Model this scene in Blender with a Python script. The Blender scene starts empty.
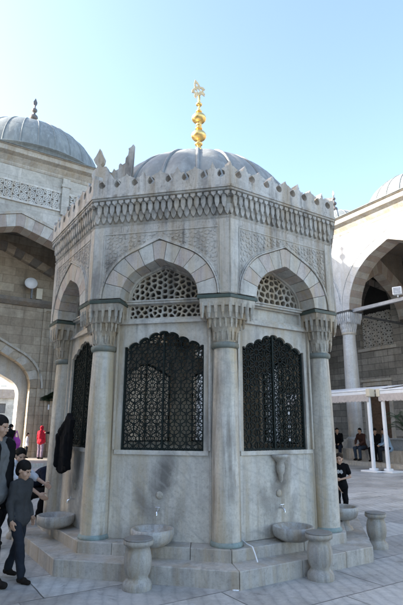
import bpy, bmesh, math, random
from mathutils import Vector, Matrix, Euler, geometry, noise as mnoise
random.seed(11)
PI = math.pi; R = math.radians
scene = bpy.context.scene
COL = scene.collection

# ------------------------------------------------------------------ helpers
class MB:
    """collects faces, builds ONE mesh object"""
    def __init__(s): s.v = []; s.f = []; s.m = []; s.sm = []
    def add(s, vs, fs, mat=0, smooth=False):
        o = len(s.v); s.v += [tuple(v) for v in vs]
        for f in fs: s.f.append([i + o for i in f]); s.m.append(mat); s.sm.append(smooth)
    def box(s, x0, x1, y0, y1, z0, z1, mat=0):
        vs = [(x, y, z) for z in (z0, z1) for y in (y0, y1) for x in (x0, x1)]
        s.add(vs, [(0,2,3,1),(4,5,7,6),(0,1,5,4),(2,6,7,3),(0,4,6,2),(1,3,7,5)], mat)
    def prism(s, outer, y0, y1, holes=(), mat=0, side_mat=None, smooth_side=False):
        """polygon in (x,z), extruded from y0 (front) to y1 (back)"""
        if side_mat is None: side_mat = mat
        polys = [list(outer)] + [list(h) for h in holes]
        flat = [p for q in polys for p in q]
        tris = geometry.tessellate_polygon([[Vector((p[0], p[1], 0)) for p in q] for q in polys])
        n = len(flat)
        o = len(s.v)
        s.v += [(p[0], y0, p[1]) for p in flat] + [(p[0], y1, p[1]) for p in flat]
        for t in tris:
            a, b, c = t
            ar = (flat[b][0]-flat[a][0])*(flat[c][1]-flat[a][1])-(flat[c][0]-flat[a][0])*(flat[b][1]-flat[a][1])
            if abs(ar) < 1e-12: continue
            if ar < 0: a, c = c, a
            s.f.append([o+a, o+b, o+c]); s.m.append(mat); s.sm.append(False)
            s.f.append([o+n+a, o+n+c, o+n+b]); s.m.append(mat); s.sm.append(False)
        k = 0
        for qi, q in enumerate(polys):
            A = sum(q[i][0]*q[(i+1) % len(q)][1]-q[(i+1) % len(q)][0]*q[i][1] for i in range(len(q)))
            for i in range(len(q)):
                j = (i+1) % len(q)
                a, b = o+k+i, o+k+j
                fc = [a, a+n, b+n, b] if (A > 0) == (qi == 0) else [a, b, b+n, a+n]
                s.f.append(fc); s.m.append(side_mat); s.sm.append(smooth_side)
            k += len(q)
    def hprism(s, poly, z0, z1, mat=0, top=None):
        """plan polygon (x,y) ccw extruded in z; top: other plan polygon for the upper face"""
        n = len(poly); top = top or poly
        vs = [(p[0], p[1], z0) for p in poly] + [(p[0], p[1], z1) for p in top]
        fs = [tuple(range(n-1, -1, -1)), tuple(range(n, 2*n))] + [(i, (i+1) % n, n+(i+1) % n, n+i) for i in range(n)]
        s.add(vs, fs, mat)
    def lathe(s, prof, n=32, c=(0, 0), mat=0, smooth=True, a0=0, a1=2*PI, cap=True):
        full = abs(a1-a0-2*PI) < 1e-6
        m = n if full else n+1
        vs = []
        for r, z in prof:
            for i in range(m):
                a = a0+(a1-a0)*i/n
                vs.append((c[0]+r*math.cos(a), c[1]+r*math.sin(a), z))
        fs = []
        for k in range(len(prof)-1):
            for i in range(n):
                j = (i+1) % m if full else i+1
                fs.append((k*m+i, k*m+j, (k+1)*m+j, (k+1)*m+i))
        s.add(vs, fs, mat, smooth)
        if cap and full:
            if prof[0][0] > 1e-4: s.add([vs[i] for i in range(m)], [tuple(range(m-1, -1, -1))], mat)
            if prof[-1][0] > 1e-4: s.add([vs[(len(prof)-1)*m+i] for i in range(m)], [tuple(range(m))], mat)
    def tube(s, path, r, n=8, mat=0, smooth=True, r1=None):
        P = [Vector(p) for p in path]; rings = []
        L = len(P)
        prev = None
        for i, p in enumerate(P):
            d = (P[min(i+1, L-1)]-P[max(i-1, 0)]).normalized()
            u = d.orthogonal().normalized() if prev is None else (prev-d*prev.dot(d)).normalized()
            prev = u; w = d.cross(u)
            rr = r if r1 is None else r+(r1-r)*i/(L-1)
            rings.append([p+u*rr*math.cos(2*PI*k/n)+w*rr*math.sin(2*PI*k/n) for k in range(n)])
        vs = [v for g in rings for v in g]
        fs = [(i*n+k, i*n+(k+1) % n, (i+1)*n+(k+1) % n, (i+1)*n+k) for i in range(L-1) for k in range(n)]
        s.add(vs, fs, mat, smooth)
        s.add(rings[0], [tuple(range(n-1, -1, -1))], mat); s.add(rings[-1], [tuple(range(n))], mat)
    def bar(s, a, b, w, d, mat=0):
        """strip in the xz plane from a to b (2D), width w, y from d[0] to d[1]"""
        ax, az = a; bx, bz = b
        L = math.hypot(bx-ax, bz-az)
        if L < 1e-6: return
        nx, nz = -(bz-az)/L*w/2, (bx-ax)/L*w/2
        q = [(ax+nx, az+nz), (ax-nx, az-nz), (bx-nx, bz-nz), (bx+nx, bz+nz)]
        vs = [(p[0], d[0], p[1]) for p in q]+[(p[0], d[1], p[1]) for p in q]
        s.add(vs, [(0,1,2,3),(7,6,5,4),(0,4,5,1),(1,5,6,2),(2,6,7,3),(3,7,4,0)], mat)
    def build(s, name, mats, parent=None, loc=(0,0,0), rz=0, bevel=0, seg=2):
        me = bpy.data.meshes.new(name); me.from_pydata(s.v, [], s.f)
        if not isinstance(mats, (list, tuple)): mats = [mats]
        for m in mats: me.materials.append(m)
        me.polygons.foreach_set('material_index', s.m)
        me.polygons.foreach_set('use_smooth', s.sm)
        me.update()
        o = bpy.data.objects.new(name, me); COL.objects.link(o)
        o.location = loc; o.rotation_euler = (0, 0, rz)
        if parent: o.parent = parent
        if bevel:
            b = o.modifiers.new('bevel', 'BEVEL'); b.width = bevel; b.segments = seg; b.limit_method = 'ANGLE'; b.angle_limit = R(40)
        return o

def empty(name, loc=(0,0,0), rz=0, parent=None):
    o = bpy.data.objects.new(name, None); COL.objects.link(o); o.location = loc; o.rotation_euler = (0, 0, rz)
    o.empty_display_size = .2
    if parent: o.parent = parent
    return o
def tag(o, label, cat, group=None):
    o['label'] = label; o['category'] = cat
    if group: o['group'] = group
    return o
def kids(o): return [c for c in bpy.data.objects if c.parent == o]
def copy_tree(o, parent=None, loc=None, rz=None):
    ch = kids(o)
    c = o.copy(); COL.objects.link(c)
    if parent: c.parent = parent
    if loc is not None: c.location = loc
    if rz is not None: c.rotation_euler = (0, 0, rz)
    for k in ch: copy_tree(k, c)
    return c

# ------------------------------------------------------------------ materials
def ramp(nt, stops):
    r = nt.nodes.new('ShaderNodeValToRGB')
    while len(r.color_ramp.elements) < len(stops): r.color_ramp.elements.new(.5)
    for e, (p, c) in zip(r.color_ramp.elements, stops):
        e.position = p; e.color = (*c, 1) if len(c) == 3 else c
    return r
def newmat(name):
    m = bpy.data.materials.new(name); m.use_nodes = True; nt = m.node_tree
    return m, nt, nt.nodes['Principled BSDF'], nt.links.new
def noise(nt, vec, scale, detail=6, rough=.6, dist=0):
    n = nt.nodes.new('ShaderNodeTexNoise'); n.inputs['Scale'].default_value = scale
    n.inputs['Detail'].default_value = detail; n.inputs['Roughness'].default_value = rough; n.inputs['Distortion'].default_value = dist
    nt.links.new(vec, n.inputs['Vector']); return n
def mapping(nt, src, scale=(1,1,1), rot=(0,0,0), loc=(0,0,0)):
    m = nt.nodes.new('ShaderNodeMapping'); m.inputs['Scale'].default_value = scale
    m.inputs['Rotation'].default_value = rot; m.inputs['Location'].default_value = loc
    nt.links.new(src, m.inputs['Vector']); return m.outputs[0]
def mix(nt, fac, a, b, mode='MIX'):
    m = nt.nodes.new('ShaderNodeMix'); m.data_type = 'RGBA'; m.blend_type = mode
    for sck, val in ((m.inputs['Factor'], fac), (m.inputs[6], a), (m.inputs[7], b)):
        if hasattr(val, 'links'): nt.links.new(val, sck)
        elif isinstance(val, (int, float)): sck.default_value = val
        else: sck.default_value = (*val, 1)
    return m.outputs[2]
def bump(nt, h, bsdf, strength=.3, dist=.01):
    b = nt.nodes.new('ShaderNodeBump'); b.inputs['Strength'].default_value = strength; b.inputs['Distance'].default_value = dist
    nt.links.new(h, b.inputs['Height']); nt.links.new(b.outputs[0], bsdf.inputs['Normal']); return b

def stone(name, base, warm, dark, streak=.5, warm_amt=.5, rough=.6, vein=None, blotch=.5, scale=1., bmp=.35, carve=0, stain=None, speck=0):
    """weathered marble: warm patches, vertical run-off streaks, blotches, fine pitting (world position)"""
    m, nt, bs, L = newmat(name)
    g = nt.nodes.new('ShaderNodeNewGeometry').outputs['Position']
    w = ramp(nt, [(.42, (0,0,0)), (.68, (1,1,1))]); L(noise(nt, mapping(nt, g, (1.1*scale,1.1*scale,.5*scale)), 1.6, 5, .6, .4).outputs[0], w.inputs[0])
    ma = nt.nodes.new('ShaderNodeMath'); ma.operation = 'MULTIPLY'; ma.inputs[1].default_value = warm_amt; L(w.outputs[0], ma.inputs[0])
    c = mix(nt, ma.outputs[0], base, warm)
    # broad tone change
    t = ramp(nt, [(.3, (.72,.72,.73)), (.7, (1.12,1.12,1.11))]); L(noise(nt, g, 2.3*scale, 8, .7, .3).outputs[0], t.inputs[0])
    c = mix(nt, 1., c, t.outputs[0], 'MULTIPLY')
    # fine mottling
    t2 = ramp(nt, [(.34, (.62,.61,.59)), (.47, (.95,.95,.94)), (.64, (1.10,1.10,1.10))]); L(noise(nt, g, 26*scale, 10, .8).outputs[0], t2.inputs[0])
    c = mix(nt, .85, c, t2.outputs[0], 'MULTIPLY')
    # vertical streaks
    st = ramp(nt, [(.44, (0,0,0)), (.62, (1,1,1))]); L(noise(nt, mapping(nt, g, (11*scale, 11*scale, .75*scale)), 1., 7, .62, .2).outputs[0], st.inputs[0])
    st2 = ramp(nt, [(.36, (0,0,0)), (.58, (1,1,1))]); L(noise(nt, mapping(nt, g, (1.3,1.3,.9)), 1.7, 4).outputs[0], st2.inputs[0])
    mm = nt.nodes.new('ShaderNodeMath'); mm.operation = 'MULTIPLY'; L(st.outputs[0], mm.inputs[0]); L(st2.outputs[0], mm.inputs[1])
    mm2 = nt.nodes.new('ShaderNodeMath'); mm2.operation = 'MULTIPLY'; mm2.inputs[1].default_value = streak; L(mm.outputs[0], mm2.inputs[0])
    c = mix(nt, mm2.outputs[0], c, dark)
    y1 = ramp(nt, [(.46, (0,0,0)), (.66, (1,1,1))]); L(noise(nt, mapping(nt, g, (6*scale, 6*scale, .45*scale), loc=(3.3, 1.7, 9.1)), 1., 6, .6, .3).outputs[0], y1.inputs[0])
    ym = nt.nodes.new('ShaderNodeMath'); ym.operation = 'MULTIPLY'; ym.inputs[1].default_value = min(1, warm_amt*1.1); L(y1.outputs[0], ym.inputs[0])
    c = mix(nt, ym.outputs[0], c, (warm[0]*.80, warm[1]*.69, warm[2]*.52))
    if stain:
        tc = nt.nodes.new('ShaderNodeTexCoord').outputs['Object']
        for (sx_, sz_, r_, sk, amt) in stain:
            # water stain round the tap: smeared ellipse with a ragged noisy edge
            mp = nt.nodes.new('ShaderNodeMapping'); mp.inputs['Scale'].default_value = (1/r_[0], 0, 1/r_[1]); mp.inputs['Rotation'].default_value = (0, 0, 0)
            wb_ = mix(nt, .30, tc, noise(nt, tc, 4.5, 6, .7, .5).outputs['Color'], 'ADD')
            sub_ = nt.nodes.new('ShaderNodeVectorMath'); sub_.operation = 'SUBTRACT'; sub_.inputs[1].default_value = (.15+sx_, .15, .15+sz_); L(wb_, sub_.inputs[0])
            L(mapping(nt, sub_.outputs[0], (1,1,1), (0, R(sk), 0)), mp.inputs['Vector'])
            ln = nt.nodes.new('ShaderNodeVectorMath'); ln.operation = 'LENGTH'; L(mp.outputs[0], ln.inputs[0])
            sr_ = ramp(nt, [(.25, (amt,amt,amt)), (1., (0,0,0))]); L(ln.outputs['Value'], sr_.inputs[0])
            c = mix(nt, sr_.outputs[0], c, (.11,.10,.09))
    sc_ = ramp(nt, [(.60-speck, (0,0,0)), (.645-speck, (1,1,1))]); L(noise(nt, mapping(nt, g, (1.6,1.6,.55), loc=(1,8,3)), 9*scale, 10, .78, .3).outputs[0], sc_.inputs[0])
    sm_ = nt.nodes.new('ShaderNodeMath'); sm_.operation = 'MULTIPLY'; sm_.inputs[1].default_value = .55*blotch; L(sc_.outputs[0], sm_.inputs[0])
    c = mix(nt, sm_.outputs[0], c, (dark[0]*1.1, dark[1]*.98, dark[2]*.85))
    # lichen / soot blotches
    bl = ramp(nt, [(.60, (0,0,0)), (.74, (1,1,1))]); L(noise(nt, mapping(nt, g, loc=(7,3,1)), 7*scale, 9, .72, .5).outputs[0], bl.inputs[0])
    mb_ = nt.nodes.new('ShaderNodeMath'); mb_.operation = 'MULTIPLY'; mb_.inputs[1].default_value = blotch; L(bl.outputs[0], mb_.inputs[0])
    c = mix(nt, mb_.outputs[0], c, [x*.8 for x in dark])
    if vein:
        wv = nt.nodes.new('ShaderNodeTexWave'); wv.wave_type = 'BANDS'; wv.inputs['Scale'].default_value = vein[0]
        wv.inputs['Distortion'].default_value = vein[1]; wv.inputs['Detail'].default_value = 5; wv.inputs['Detail Scale'].default_value = 1.6
        L(mapping(nt, g, (1,1,1), (0, R(vein[2]), R(20))), wv.inputs['Vector'])
        vr0 = ramp(nt, [(.0, (1,1,1)), (.05, (.7,.7,.7)), (.12, (.18,.18,.18)), (.4, (0,0,0))]); L(wv.outputs['Fac'], vr0.inputs[0])
        vk = ramp(nt, [(.42, (.1,.1,.1)), (.6, (1,1,1))]); L(noise(nt, g, 1.8, 4).outputs[0], vk.inputs[0])
        vr = nt.nodes.new('ShaderNodeMath'); vr.operation = 'MULTIPLY'; L(vr0.outputs[0], vr.inputs[0]); L(vk.outputs[0], vr.inputs[1])
        mv = nt.nodes.new('ShaderNodeMath'); mv.operation = 'MULTIPLY'; mv.inputs[1].default_value = vein[3]; L(vr.outputs[0], mv.inputs[0])
        c = mix(nt, mv.outputs[0], c, [x*.55 for x in base])
    L(c, bs.inputs['Base Color']); bs.inputs['Roughness'].default_value = rough
    h = noise(nt, g, 45*scale, 8, .75).outputs[0]
    if carve:
        vo = nt.nodes.new('ShaderNodeTexVoronoi'); vo.feature = 'SMOOTH_F1'; vo.inputs['Scale'].default_value = carve
        L(mapping(nt, g, (1,1,1)), vo.inputs['Vector'])
        am = nt.nodes.new('ShaderNodeMath'); am.operation = 'MULTIPLY_ADD'; am.inputs[1].default_value = 1.4; L(vo.outputs['Distance'], am.inputs[0]); L(h, am.inputs[2]); h = am.outputs[0]
    bump(nt, h, bs, bmp, .012)
    return m

def masonry(name, cols, mortar, bw, bh, ms=.012, use='XZ', rough=.8, bmp=.5, stainv=.35):
    """ashlar blocks laid in the wall's own (object) plane"""
    m, nt, bs, L = newmat(name)
    tc = nt.nodes.new('ShaderNodeTexCoord'); sx = nt.nodes.new('ShaderNodeSeparateXYZ'); L(tc.outputs['Object'], sx.inputs[0])
    cb = nt.nodes.new('ShaderNodeCombineXYZ')
    ad = nt.nodes.new('ShaderNodeMath'); ad.operation = 'ADD'; L(sx.outputs['X'], ad.inputs[0]); L(sx.outputs['Y'], ad.inputs[1])
    L(ad.outputs[0], cb.inputs[0]); L(sx.outputs['Z'], cb.inputs[1])
    br = nt.nodes.new('ShaderNodeTexBrick'); br.inputs['Scale'].default_value = 1; br.inputs['Brick Width'].default_value = bw; br.inputs['Row Height'].default_value = bh
    br.inputs['Mortar Size'].default_value = ms; br.inputs['Mortar Smooth'].default_value = .3; br.inputs['Color1'].default_value = (0,0,0,1); br.inputs['Color2'].default_value = (1,1,1,1)
    br.inputs['Mortar'].default_value = (.5,.5,.5,1)
    nz = noise(nt, cb.outputs[0], 3, 3); wob = mix(nt, .025, cb.outputs[0], nz.outputs['Color'], 'ADD'); L(wob, br.inputs['Vector'])
    rc = ramp(nt, [(i/(len(cols)-1), c) for i, c in enumerate(cols)]); L(br.outputs['Color'], rc.inputs[0])
    c = mix(nt, br.outputs['Fac'], rc.outputs[0], mortar)
    g = nt.nodes.new('ShaderNodeNewGeometry').outputs['Position']
    t = ramp(nt, [(.3, (.68,.67,.66)), (.7, (1.15,1.15,1.15))]); L(noise(nt, g, .9, 8, .7, .3).outputs[0], t.inputs[0]); c = mix(nt, 1, c, t.outputs[0], 'MULTIPLY')
    t = ramp(nt, [(.3, (.75,.75,.75)), (.7, (1.1,1.1,1.1))]); L(noise(nt, g, 9, 8, .7).outputs[0], t.inputs[0]); c = mix(nt, .9, c, t.outputs[0], 'MULTIPLY')
    st = ramp(nt, [(.52, (0,0,0)), (.72, (1,1,1))]); L(noise(nt, mapping(nt, g, (3,3,.25)), 1.3, 6).outputs[0], st.inputs[0])
    mm = nt.nodes.new('ShaderNodeMath'); mm.operation = 'MULTIPLY'; mm.inputs[1].default_value = stainv; L(st.outputs[0], mm.inputs[0])
    c = mix(nt, mm.outputs[0], c, [x*.4 for x in cols[0]])
    L(c, bs.inputs['Base Color']); bs.inputs['Roughness'].default_value = rough
    sub = nt.nodes.new('ShaderNodeMath'); sub.operation = 'SUBTRACT'; L(noise(nt, g, 14, 8, .7).outputs[0], sub.inputs[0]); L(br.outputs['Fac'], sub.inputs[1])
    bump(nt, sub.outputs[0], bs, bmp, .02)
    return m

def simple(name, col, rough=.6, metal=0, var=.25, scale=12, bmp=.15, spec=None, bdist=.005, sheen=0):
    m, nt, bs, L = newmat(name)
    tc = nt.nodes.new('ShaderNodeTexCoord').outputs['Object']
    t = ramp(nt, [(.3, tuple([1-var]*3)), (.7, tuple([1+var*.5]*3))]); n = noise(nt, tc, scale, 7, .65, .2); L(n.outputs[0], t.inputs[0])
    L(mix(nt, 1, col, t.outputs[0], 'MULTIPLY'), bs.inputs['Base Color'])
    bs.inputs['Roughness'].default_value = rough; bs.inputs['Metallic'].default_value = metal
    if spec is not None: bs.inputs['Specular IOR Level'].default_value = spec
    if sheen: bs.inputs['Sheen Weight'].default_value = sheen
    if bmp: bump(nt, n.outputs[0], bs, bmp, bdist)
    return m

M = {}
M['marble'] = stone('fountain_marble', (.60,.565,.51), (.53,.455,.345), (.17,.155,.14), .8, .5, .55, vein=(2.2, 3, 35, .3), blotch=.6)
M['slab'] = stone('parapet_slab_marble', (.62,.585,.53), (.56,.50,.40), (.20,.175,.155), .5, .4, .45, vein=(2.6, 2.6, 52, .5), blotch=.4, stain=[(.05, 1.0, (.17, .42), -14, .85), (-.2, .72, (.13, .34), 22, .55), (.22, .6, (.08, .30), -20, .4)])
M['shaft'] = stone('column_marble', (.62,.58,.515), (.54,.47,.35), (.22,.19,.16), .95, .7, .42, vein=(2.6, 3, 78, .4), blotch=.45)
M['carved'] = stone('carved_marble', (.59,.555,.50), (.49,.41,.32), (.13,.115,.10), .9, .55, .7, blotch=.8, bmp=.7, speck=.04)
M['frieze'] = stone('soot_stained_marble', (.57,.54,.49), (.47,.40,.31), (.15,.135,.12), .8, .5, .75, blotch=.7, bmp=.7, speck=.03)
M['cresting'] = stone('cresting_marble', (.62,.59,.54), (.53,.45,.35), (.14,.125,.11), .95, .5, .65, blotch=.8, speck=.03)
M['vouss_white'] = stone('white_voussoir', (.61,.58,.52), (.54,.47,.37), (.2,.18,.16), .5, .5, .6, blotch=.7)
M['vouss_pink'] = stone('pink_breccia_voussoir', (.52,.45,.40), (.60,.54,.48), (.30,.21,.18), .5, .8, .55, blotch=.9, scale=1.8, speck=.03)
M['pierced'] = stone('pierced_marble', (.53,.49,.42), (.45,.37,.27), (.12,.105,.09), .8, .7, .7, blotch=.8, speck=.03)
M['step'] = stone('step_marble', (.50,.475,.44), (.46,.40,.32), (.12,.11,.10), .45, .5, .38, vein=(2.4, 4, 10, .35), blotch=.8)
M['band'] = stone('green_porphyry', (.045,.075,.06), (.09,.11,.09), (.03,.035,.03), .3, .5, .4, blotch=.4)
M['ring'] = stone('patinated_collar', (.17,.21,.19), (.22,.20,.16), (.08,.09,.08), .4, .6, .5, blotch=.4)
M['verdigris'] = stone('verdigris_base', (.25,.33,.32), (.30,.31,.27), (.12,.14,.13), .5, .5, .6, blotch=.4)
M['bowl'] = stone('basin_marble', (.46,.45,.43), (.42,.36,.28), (.16,.14,.12), .5, .5, .45, blotch=.4, scale=1.6)
M['stool'] = stone('stool_marble', (.40,.39,.37), (.40,.35,.27), (.15,.14,.13), .5, .5, .5, blotch=.4, scale=2)
M['stool_top'] = stone('worn_stool_top', (.22,.22,.215), (.24,.22,.19), (.08,.08,.08), .3, .5, .5, blotch=.4, scale=2)
M['grille'] = simple('dark_green_bronze', (.012,.019,.017), .6, .2, .4, 20, .2, .25)
M['gold'] = simple('gilded_copper', (.95,.66,.25), .38, 1, .15, 6, .05)
M['gold_pale'] = simple('weathered_gilt', (.85,.62,.33), .5, .9, .3, 12, .1)
M['iron'] = simple('painted_iron', (.12,.125,.13), .5, .5, .3, 8, .1)
M['iron_lt'] = simple('grey_painted_beam', (.33,.34,.36), .5, .2, .3, 8, .1)
M['chrome'] = simple('chrome_tap', (.7,.7,.7), .2, 1, .1, 8, 0)
M['white_paint'] = simple('white_paint', (.76,.77,.78), .4, 0, .08, 5, .03)
M['cream_paint'] = simple('cream_plastic', (.62,.55,.42), .5, 0, .1, 5, .03)
M['finial_stone'] = simple('tarnished_finial', (.16,.145,.14), .5, .3, .4, 6, .1)
def lead(name, col):
    m, nt, bs, L = newmat(name)
    g = nt.nodes.new('ShaderNodeNewGeometry').outputs['Position']
    t = ramp(nt, [(.3, tuple(c*.75 for c in col)), (.5, col), (.72, (col[0]*1.35, col[1]*1.32, col[2]*1.25))]); L(noise(nt, mapping(nt, g, (2,2,.8)), 1.5, 8, .65, .3).outputs[0], t.inputs[0])
    st = ramp(nt, [(.5, (0,0,0)), (.75, (1,1,1))]); L(noise(nt, mapping(nt, g, (9,9,.9)), 1, 6).outputs[0], st.inputs[0])
    L(mix(nt, st.outputs[0], t.outputs[0], tuple(min(1, c*1.5) for c in col)), bs.inputs['Base Color'])
    bs.inputs['Roughness'].default_value = .7; bs.inputs['Metallic'].default_value = 0
    bump(nt, noise(nt, g, 4, 6, .6).outputs[0], bs, .35, .03)
    return m
M['lead'] = lead('weathered_lead', (.25,.255,.245))
M['lead_far'] = lead('lead_roof', (.20,.215,.21))
M['facade'] = masonry('pale_limestone', [(.46,.43,.37), (.52,.49,.43), (.57,.54,.48)], (.38,.35,.30), 1.1, .48, .008, bmp=.25, stainv=.3)
M['facade_w'] = stone('white_marble_facing', (.55,.56,.57), (.53,.52,.50), (.34,.33,.32), .3, .3, .6, blotch=.15, scale=.6)
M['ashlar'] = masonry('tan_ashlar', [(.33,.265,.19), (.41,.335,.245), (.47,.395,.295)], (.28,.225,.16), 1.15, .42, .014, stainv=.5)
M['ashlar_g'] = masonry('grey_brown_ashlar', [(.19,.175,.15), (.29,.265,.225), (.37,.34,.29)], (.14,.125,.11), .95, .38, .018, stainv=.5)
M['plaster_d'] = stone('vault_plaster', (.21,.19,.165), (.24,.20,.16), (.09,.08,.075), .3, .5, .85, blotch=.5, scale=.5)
M['v_red'] = stone('red_voussoir', (.39,.325,.28), (.42,.36,.30), (.2,.15,.13), .2, .5, .7, blotch=.4)
M['v_cream'] = stone('cream_voussoir', (.50,.47,.42), (.48,.43,.36), (.28,.24,.2), .2, .5, .7, blotch=.3)
M['moulding'] = stone('cornice_stone', (.50,.46,.40), (.46,.40,.32), (.22,.19,.16), .5, .5, .7, blotch=.4, scale=.7)
M['wcol'] = stone('white_column', (.58,.59,.60), (.56,.53,.47), (.34,.33,.32), .5, .4, .4, vein=(.6, 5, 70, .2), blotch=.15, scale=.6)
M['lattice_w'] = stone('white_lattice', (.62,.60,.55), (.56,.50,.42), (.3,.27,.24), .3, .5, .7, blotch=.3)
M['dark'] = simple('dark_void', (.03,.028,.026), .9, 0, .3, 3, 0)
M['wood'] = simple('old_walnut_door', (.12,.07,.04), .55, 0, .45, 6, .4)
M['skin'] = simple('skin_warm', (.50,.31,.215), .5, 0, .12, 25, .05)
M['skin2'] = simple('skin_olive', (.42,.255,.17), .5, 0, .12, 25, .05)
M['hair'] = simple('black_hair', (.010,.008,.007), .7, 0, .5, 60, .8, .15)
M['hair_b'] = simple('brown_hair', (.040,.025,.015), .7, 0, .5, 60, .8, .15)
M['eye'] = simple('dark_eye', (.01,.008,.007), .2, 0, .1, 5, 0)
def cloth(name, col, var=.2): return simple(name, col, .95, 0, var, 9, .6, .12, .02, 0)
for n, c in dict(black=(.008,.008,.009), navy=(.016,.02,.035), grey=(.045,.045,.046), ltgrey=(.13,.13,.128), white=(.60,.62,.66), jeans=(.045,.06,.085), djeans=(.02,.023,.03),
                 red=(.42,.02,.035), maroon=(.12,.025,.05), purple=(.35,.06,.30), lilac=(.27,.20,.25), brown=(.07,.035,.028), blue=(.30,.42,.56), tan=(.30,.24,.18), leather=(.02,.016,.013), dblue=(.03,.05,.10)).items():
    M['c_'+n] = cloth('cloth_'+n, c)

# ------------------------------------------------------------------ arches, domes
def pointed(cx, a, zs, h, phi=58, n=14):
    """left spring -> apex -> right spring of a pointed arch (four-centred), as (x,z)"""
    ph = R(phi); ct = 1/math.tan(ph)
    r0 = (h-a*ct)/(math.sin(ph)-(1-math.cos(ph))*ct)
    right = [(a-r0+r0*math.cos(t*ph/n), r0*math.sin(t*ph/n)) for t in range(n+1)]
    p = right[-1]
    right += [(p[0]*(1-k/4), p[1]+(h-p[1])*k/4) for k in (1, 2, 3, 4)]
    left = [(-x, z) for x, z in right[:-1]]
    return [(cx+x, zs+z) for x, z in left+right[::-1]]
def resample(p, n):
    d = [0]
    for i in range(1, len(p)): d.append(d[-1]+math.dist(p[i], p[i-1]))
    out = []; j = 0
    for k in range(n+1):
        t = d[-1]*k/n
        while j < len(d)-2 and d[j+1] < t: j += 1
        u = (t-d[j])/max(1e-9, d[j+1]-d[j]); out.append((p[j][0]+(p[j+1][0]-p[j][0])*u, p[j][1]+(p[j+1][1]-p[j][1])*u))
    return out
def arch_ring(mb, inner, outer, n, y0, y1, mats=(0, 1), gap=.004, sub=3):
    """n voussoirs between two arch lines"""
    I = resample(inner, n*sub); O = resample(outer, n*sub)
    for k in range(n):
        i = [I[k*sub+t] for t in range(sub+1)]; o = [O[k*sub+t] for t in range(sub+1)]
        poly = i+o[::-1]
        cx = sum(p[0] for p in poly)/len(poly); cz = sum(p[1] for p in poly)/len(poly)
        L = math.dist(i[0], i[-1])+1e-6; f = 1-gap/L
        poly = [(cx+(p[0]-cx)*f, cz+(p[1]-cz)*f) for p in poly]
        mb.prism(poly, y0-random.uniform(0, .003), y1, mat=mats[k % len(mats)])
def band(mb, line, w, y0, y1, mat=0):
    """a moulding of width w following a line on its outer side"""
    n = len(line)
    off = []
    for i in range(n):
        a = line[max(i-1, 0)]; b = line[min(i+1, n-1)]; L = math.dist(a, b)
        nx, nz = -(b[1]-a[1])/L, (b[0]-a[0])/L
        off.append((line[i][0]+nx*w, line[i][1]+nz*w))
    for i in range(n-1):
        mb.prism([line[i], line[i+1], off[i+1], off[i]], y0, y1, mat=mat)
def extr_x(mb, prof, x0, x1, mat=0):
    """profile in (y,z) extruded along x"""
    n = len(prof)
    vs = [(x0, y, z) for y, z in prof]+[(x1, y, z) for y, z in prof]
    mb.add(vs, [tuple(range(n)), tuple(range(2*n-1, n-1, -1))]+[(i, n+i, n+(i+1) % n, (i+1) % n) for i in range(n)], mat)
def dome_profile(r, h, z0, n=16, pw=1.0):
    return [(r*math.cos(PI/2*i/n), z0+h*math.sin(PI/2*i/n)**pw) for i in range(n)]+[(.001, z0+h)]
def ribbed_dome(mb, r, h, z0, ribs, rr, bulge=.012, seg=8, n=20):
    m = ribs*seg; vs = []
    for k in range(n+1):
        t = PI/2*min(k/n, .995)
        for i in range(m):
            u = (i % seg)/seg
            f = 1+bulge*math.sin(PI*u)*1.0
            a = 2*PI*i/m; vs.append((r*math.cos(t)*f*math.cos(a), r*math.cos(t)*f*math.sin(a), z0+h*math.sin(t)))
    mb.add(vs, [(k*m+i, k*m+(i+1) % m, (k+1)*m+(i+1) % m, (k+1)*m+i) for k in range(n) for i in range(m)], 0, True)
    for j in range(ribs):
        a = 2*PI*j/ribs
        mb.tube([((r+rr*.3)*math.cos(PI/2*k/14)*math.cos(a), (r+rr*.3)*math.cos(PI/2*k/14)*math.sin(a), z0+(h+rr*.3)*math.sin(PI/2*k/14)) for k in range(14)], rr, 6)

# ------------------------------------------------------------------ THE FOUNTAIN
FC = (-.07, 8.085, 0)
TH0 = -12.416                                         # direction of the front face
TAN = math.tan(R(22.5)); C8 = math.cos(R(22.5))
F = empty('ablution_fountain', FC, 0)
tag(F, 'octagonal carved marble ablution fountain with a lead dome and latticed windows', 'fountain')
def octo(Rad, rot=0): return [(Rad*math.cos(R(TH0-90-22.5+45*k)+rot), Rad*math.sin(R(TH0-90-22.5+45*k)+rot)) for k in range(8)]
def face_rz(k): return R(TH0+45*k)
def corner_rz(k): return R(TH0+22.5+45*k)

def ring8(mb, Ro, Ri, z0, z1):
    a, b = octo(Ro), octo(Ri)
    for i in range(8):
        j = (i+1) % 8
        mb.hprism([a[i], a[j], b[j], b[i]], z0, z1)
# steps: separate slabs of marble along every side
def step_slabs(name, Ro, Ri, z0, z1, cuts):
    mb = MB(); a, b = octo(Ro), octo(Ri)
    rnd = random.Random(5)
    for i in range(8):
        j = (i+1) % 8
        ts = [0]+[c+rnd.uniform(-.05, .05) for c in cuts[i % len(cuts)]]+[1]
        for t0, t1 in zip(ts, ts[1:]):
            g = .0015
            def pt(P, t): return (P[i][0]+(P[j][0]-P[i][0])*t, P[i][1]+(P[j][1]-P[i][1])*t)
            dz = rnd.uniform(-.002, .002)
            mb.hprism([pt(a, t0+g), pt(a, t1-g), pt(b, t1-g), pt(b, t0+g)], z0, z1+dz)
    return mb.build(name, M['step'], F, bevel=.008)
step_slabs('step', 2.702, 2.2, -.02, .173, [(.46,), (.38, .74), (.52,)])
step_slabs('step', 2.374, 1.3, .12, .298, [(.22, .72), (.55,), (.33, .68)])

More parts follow.
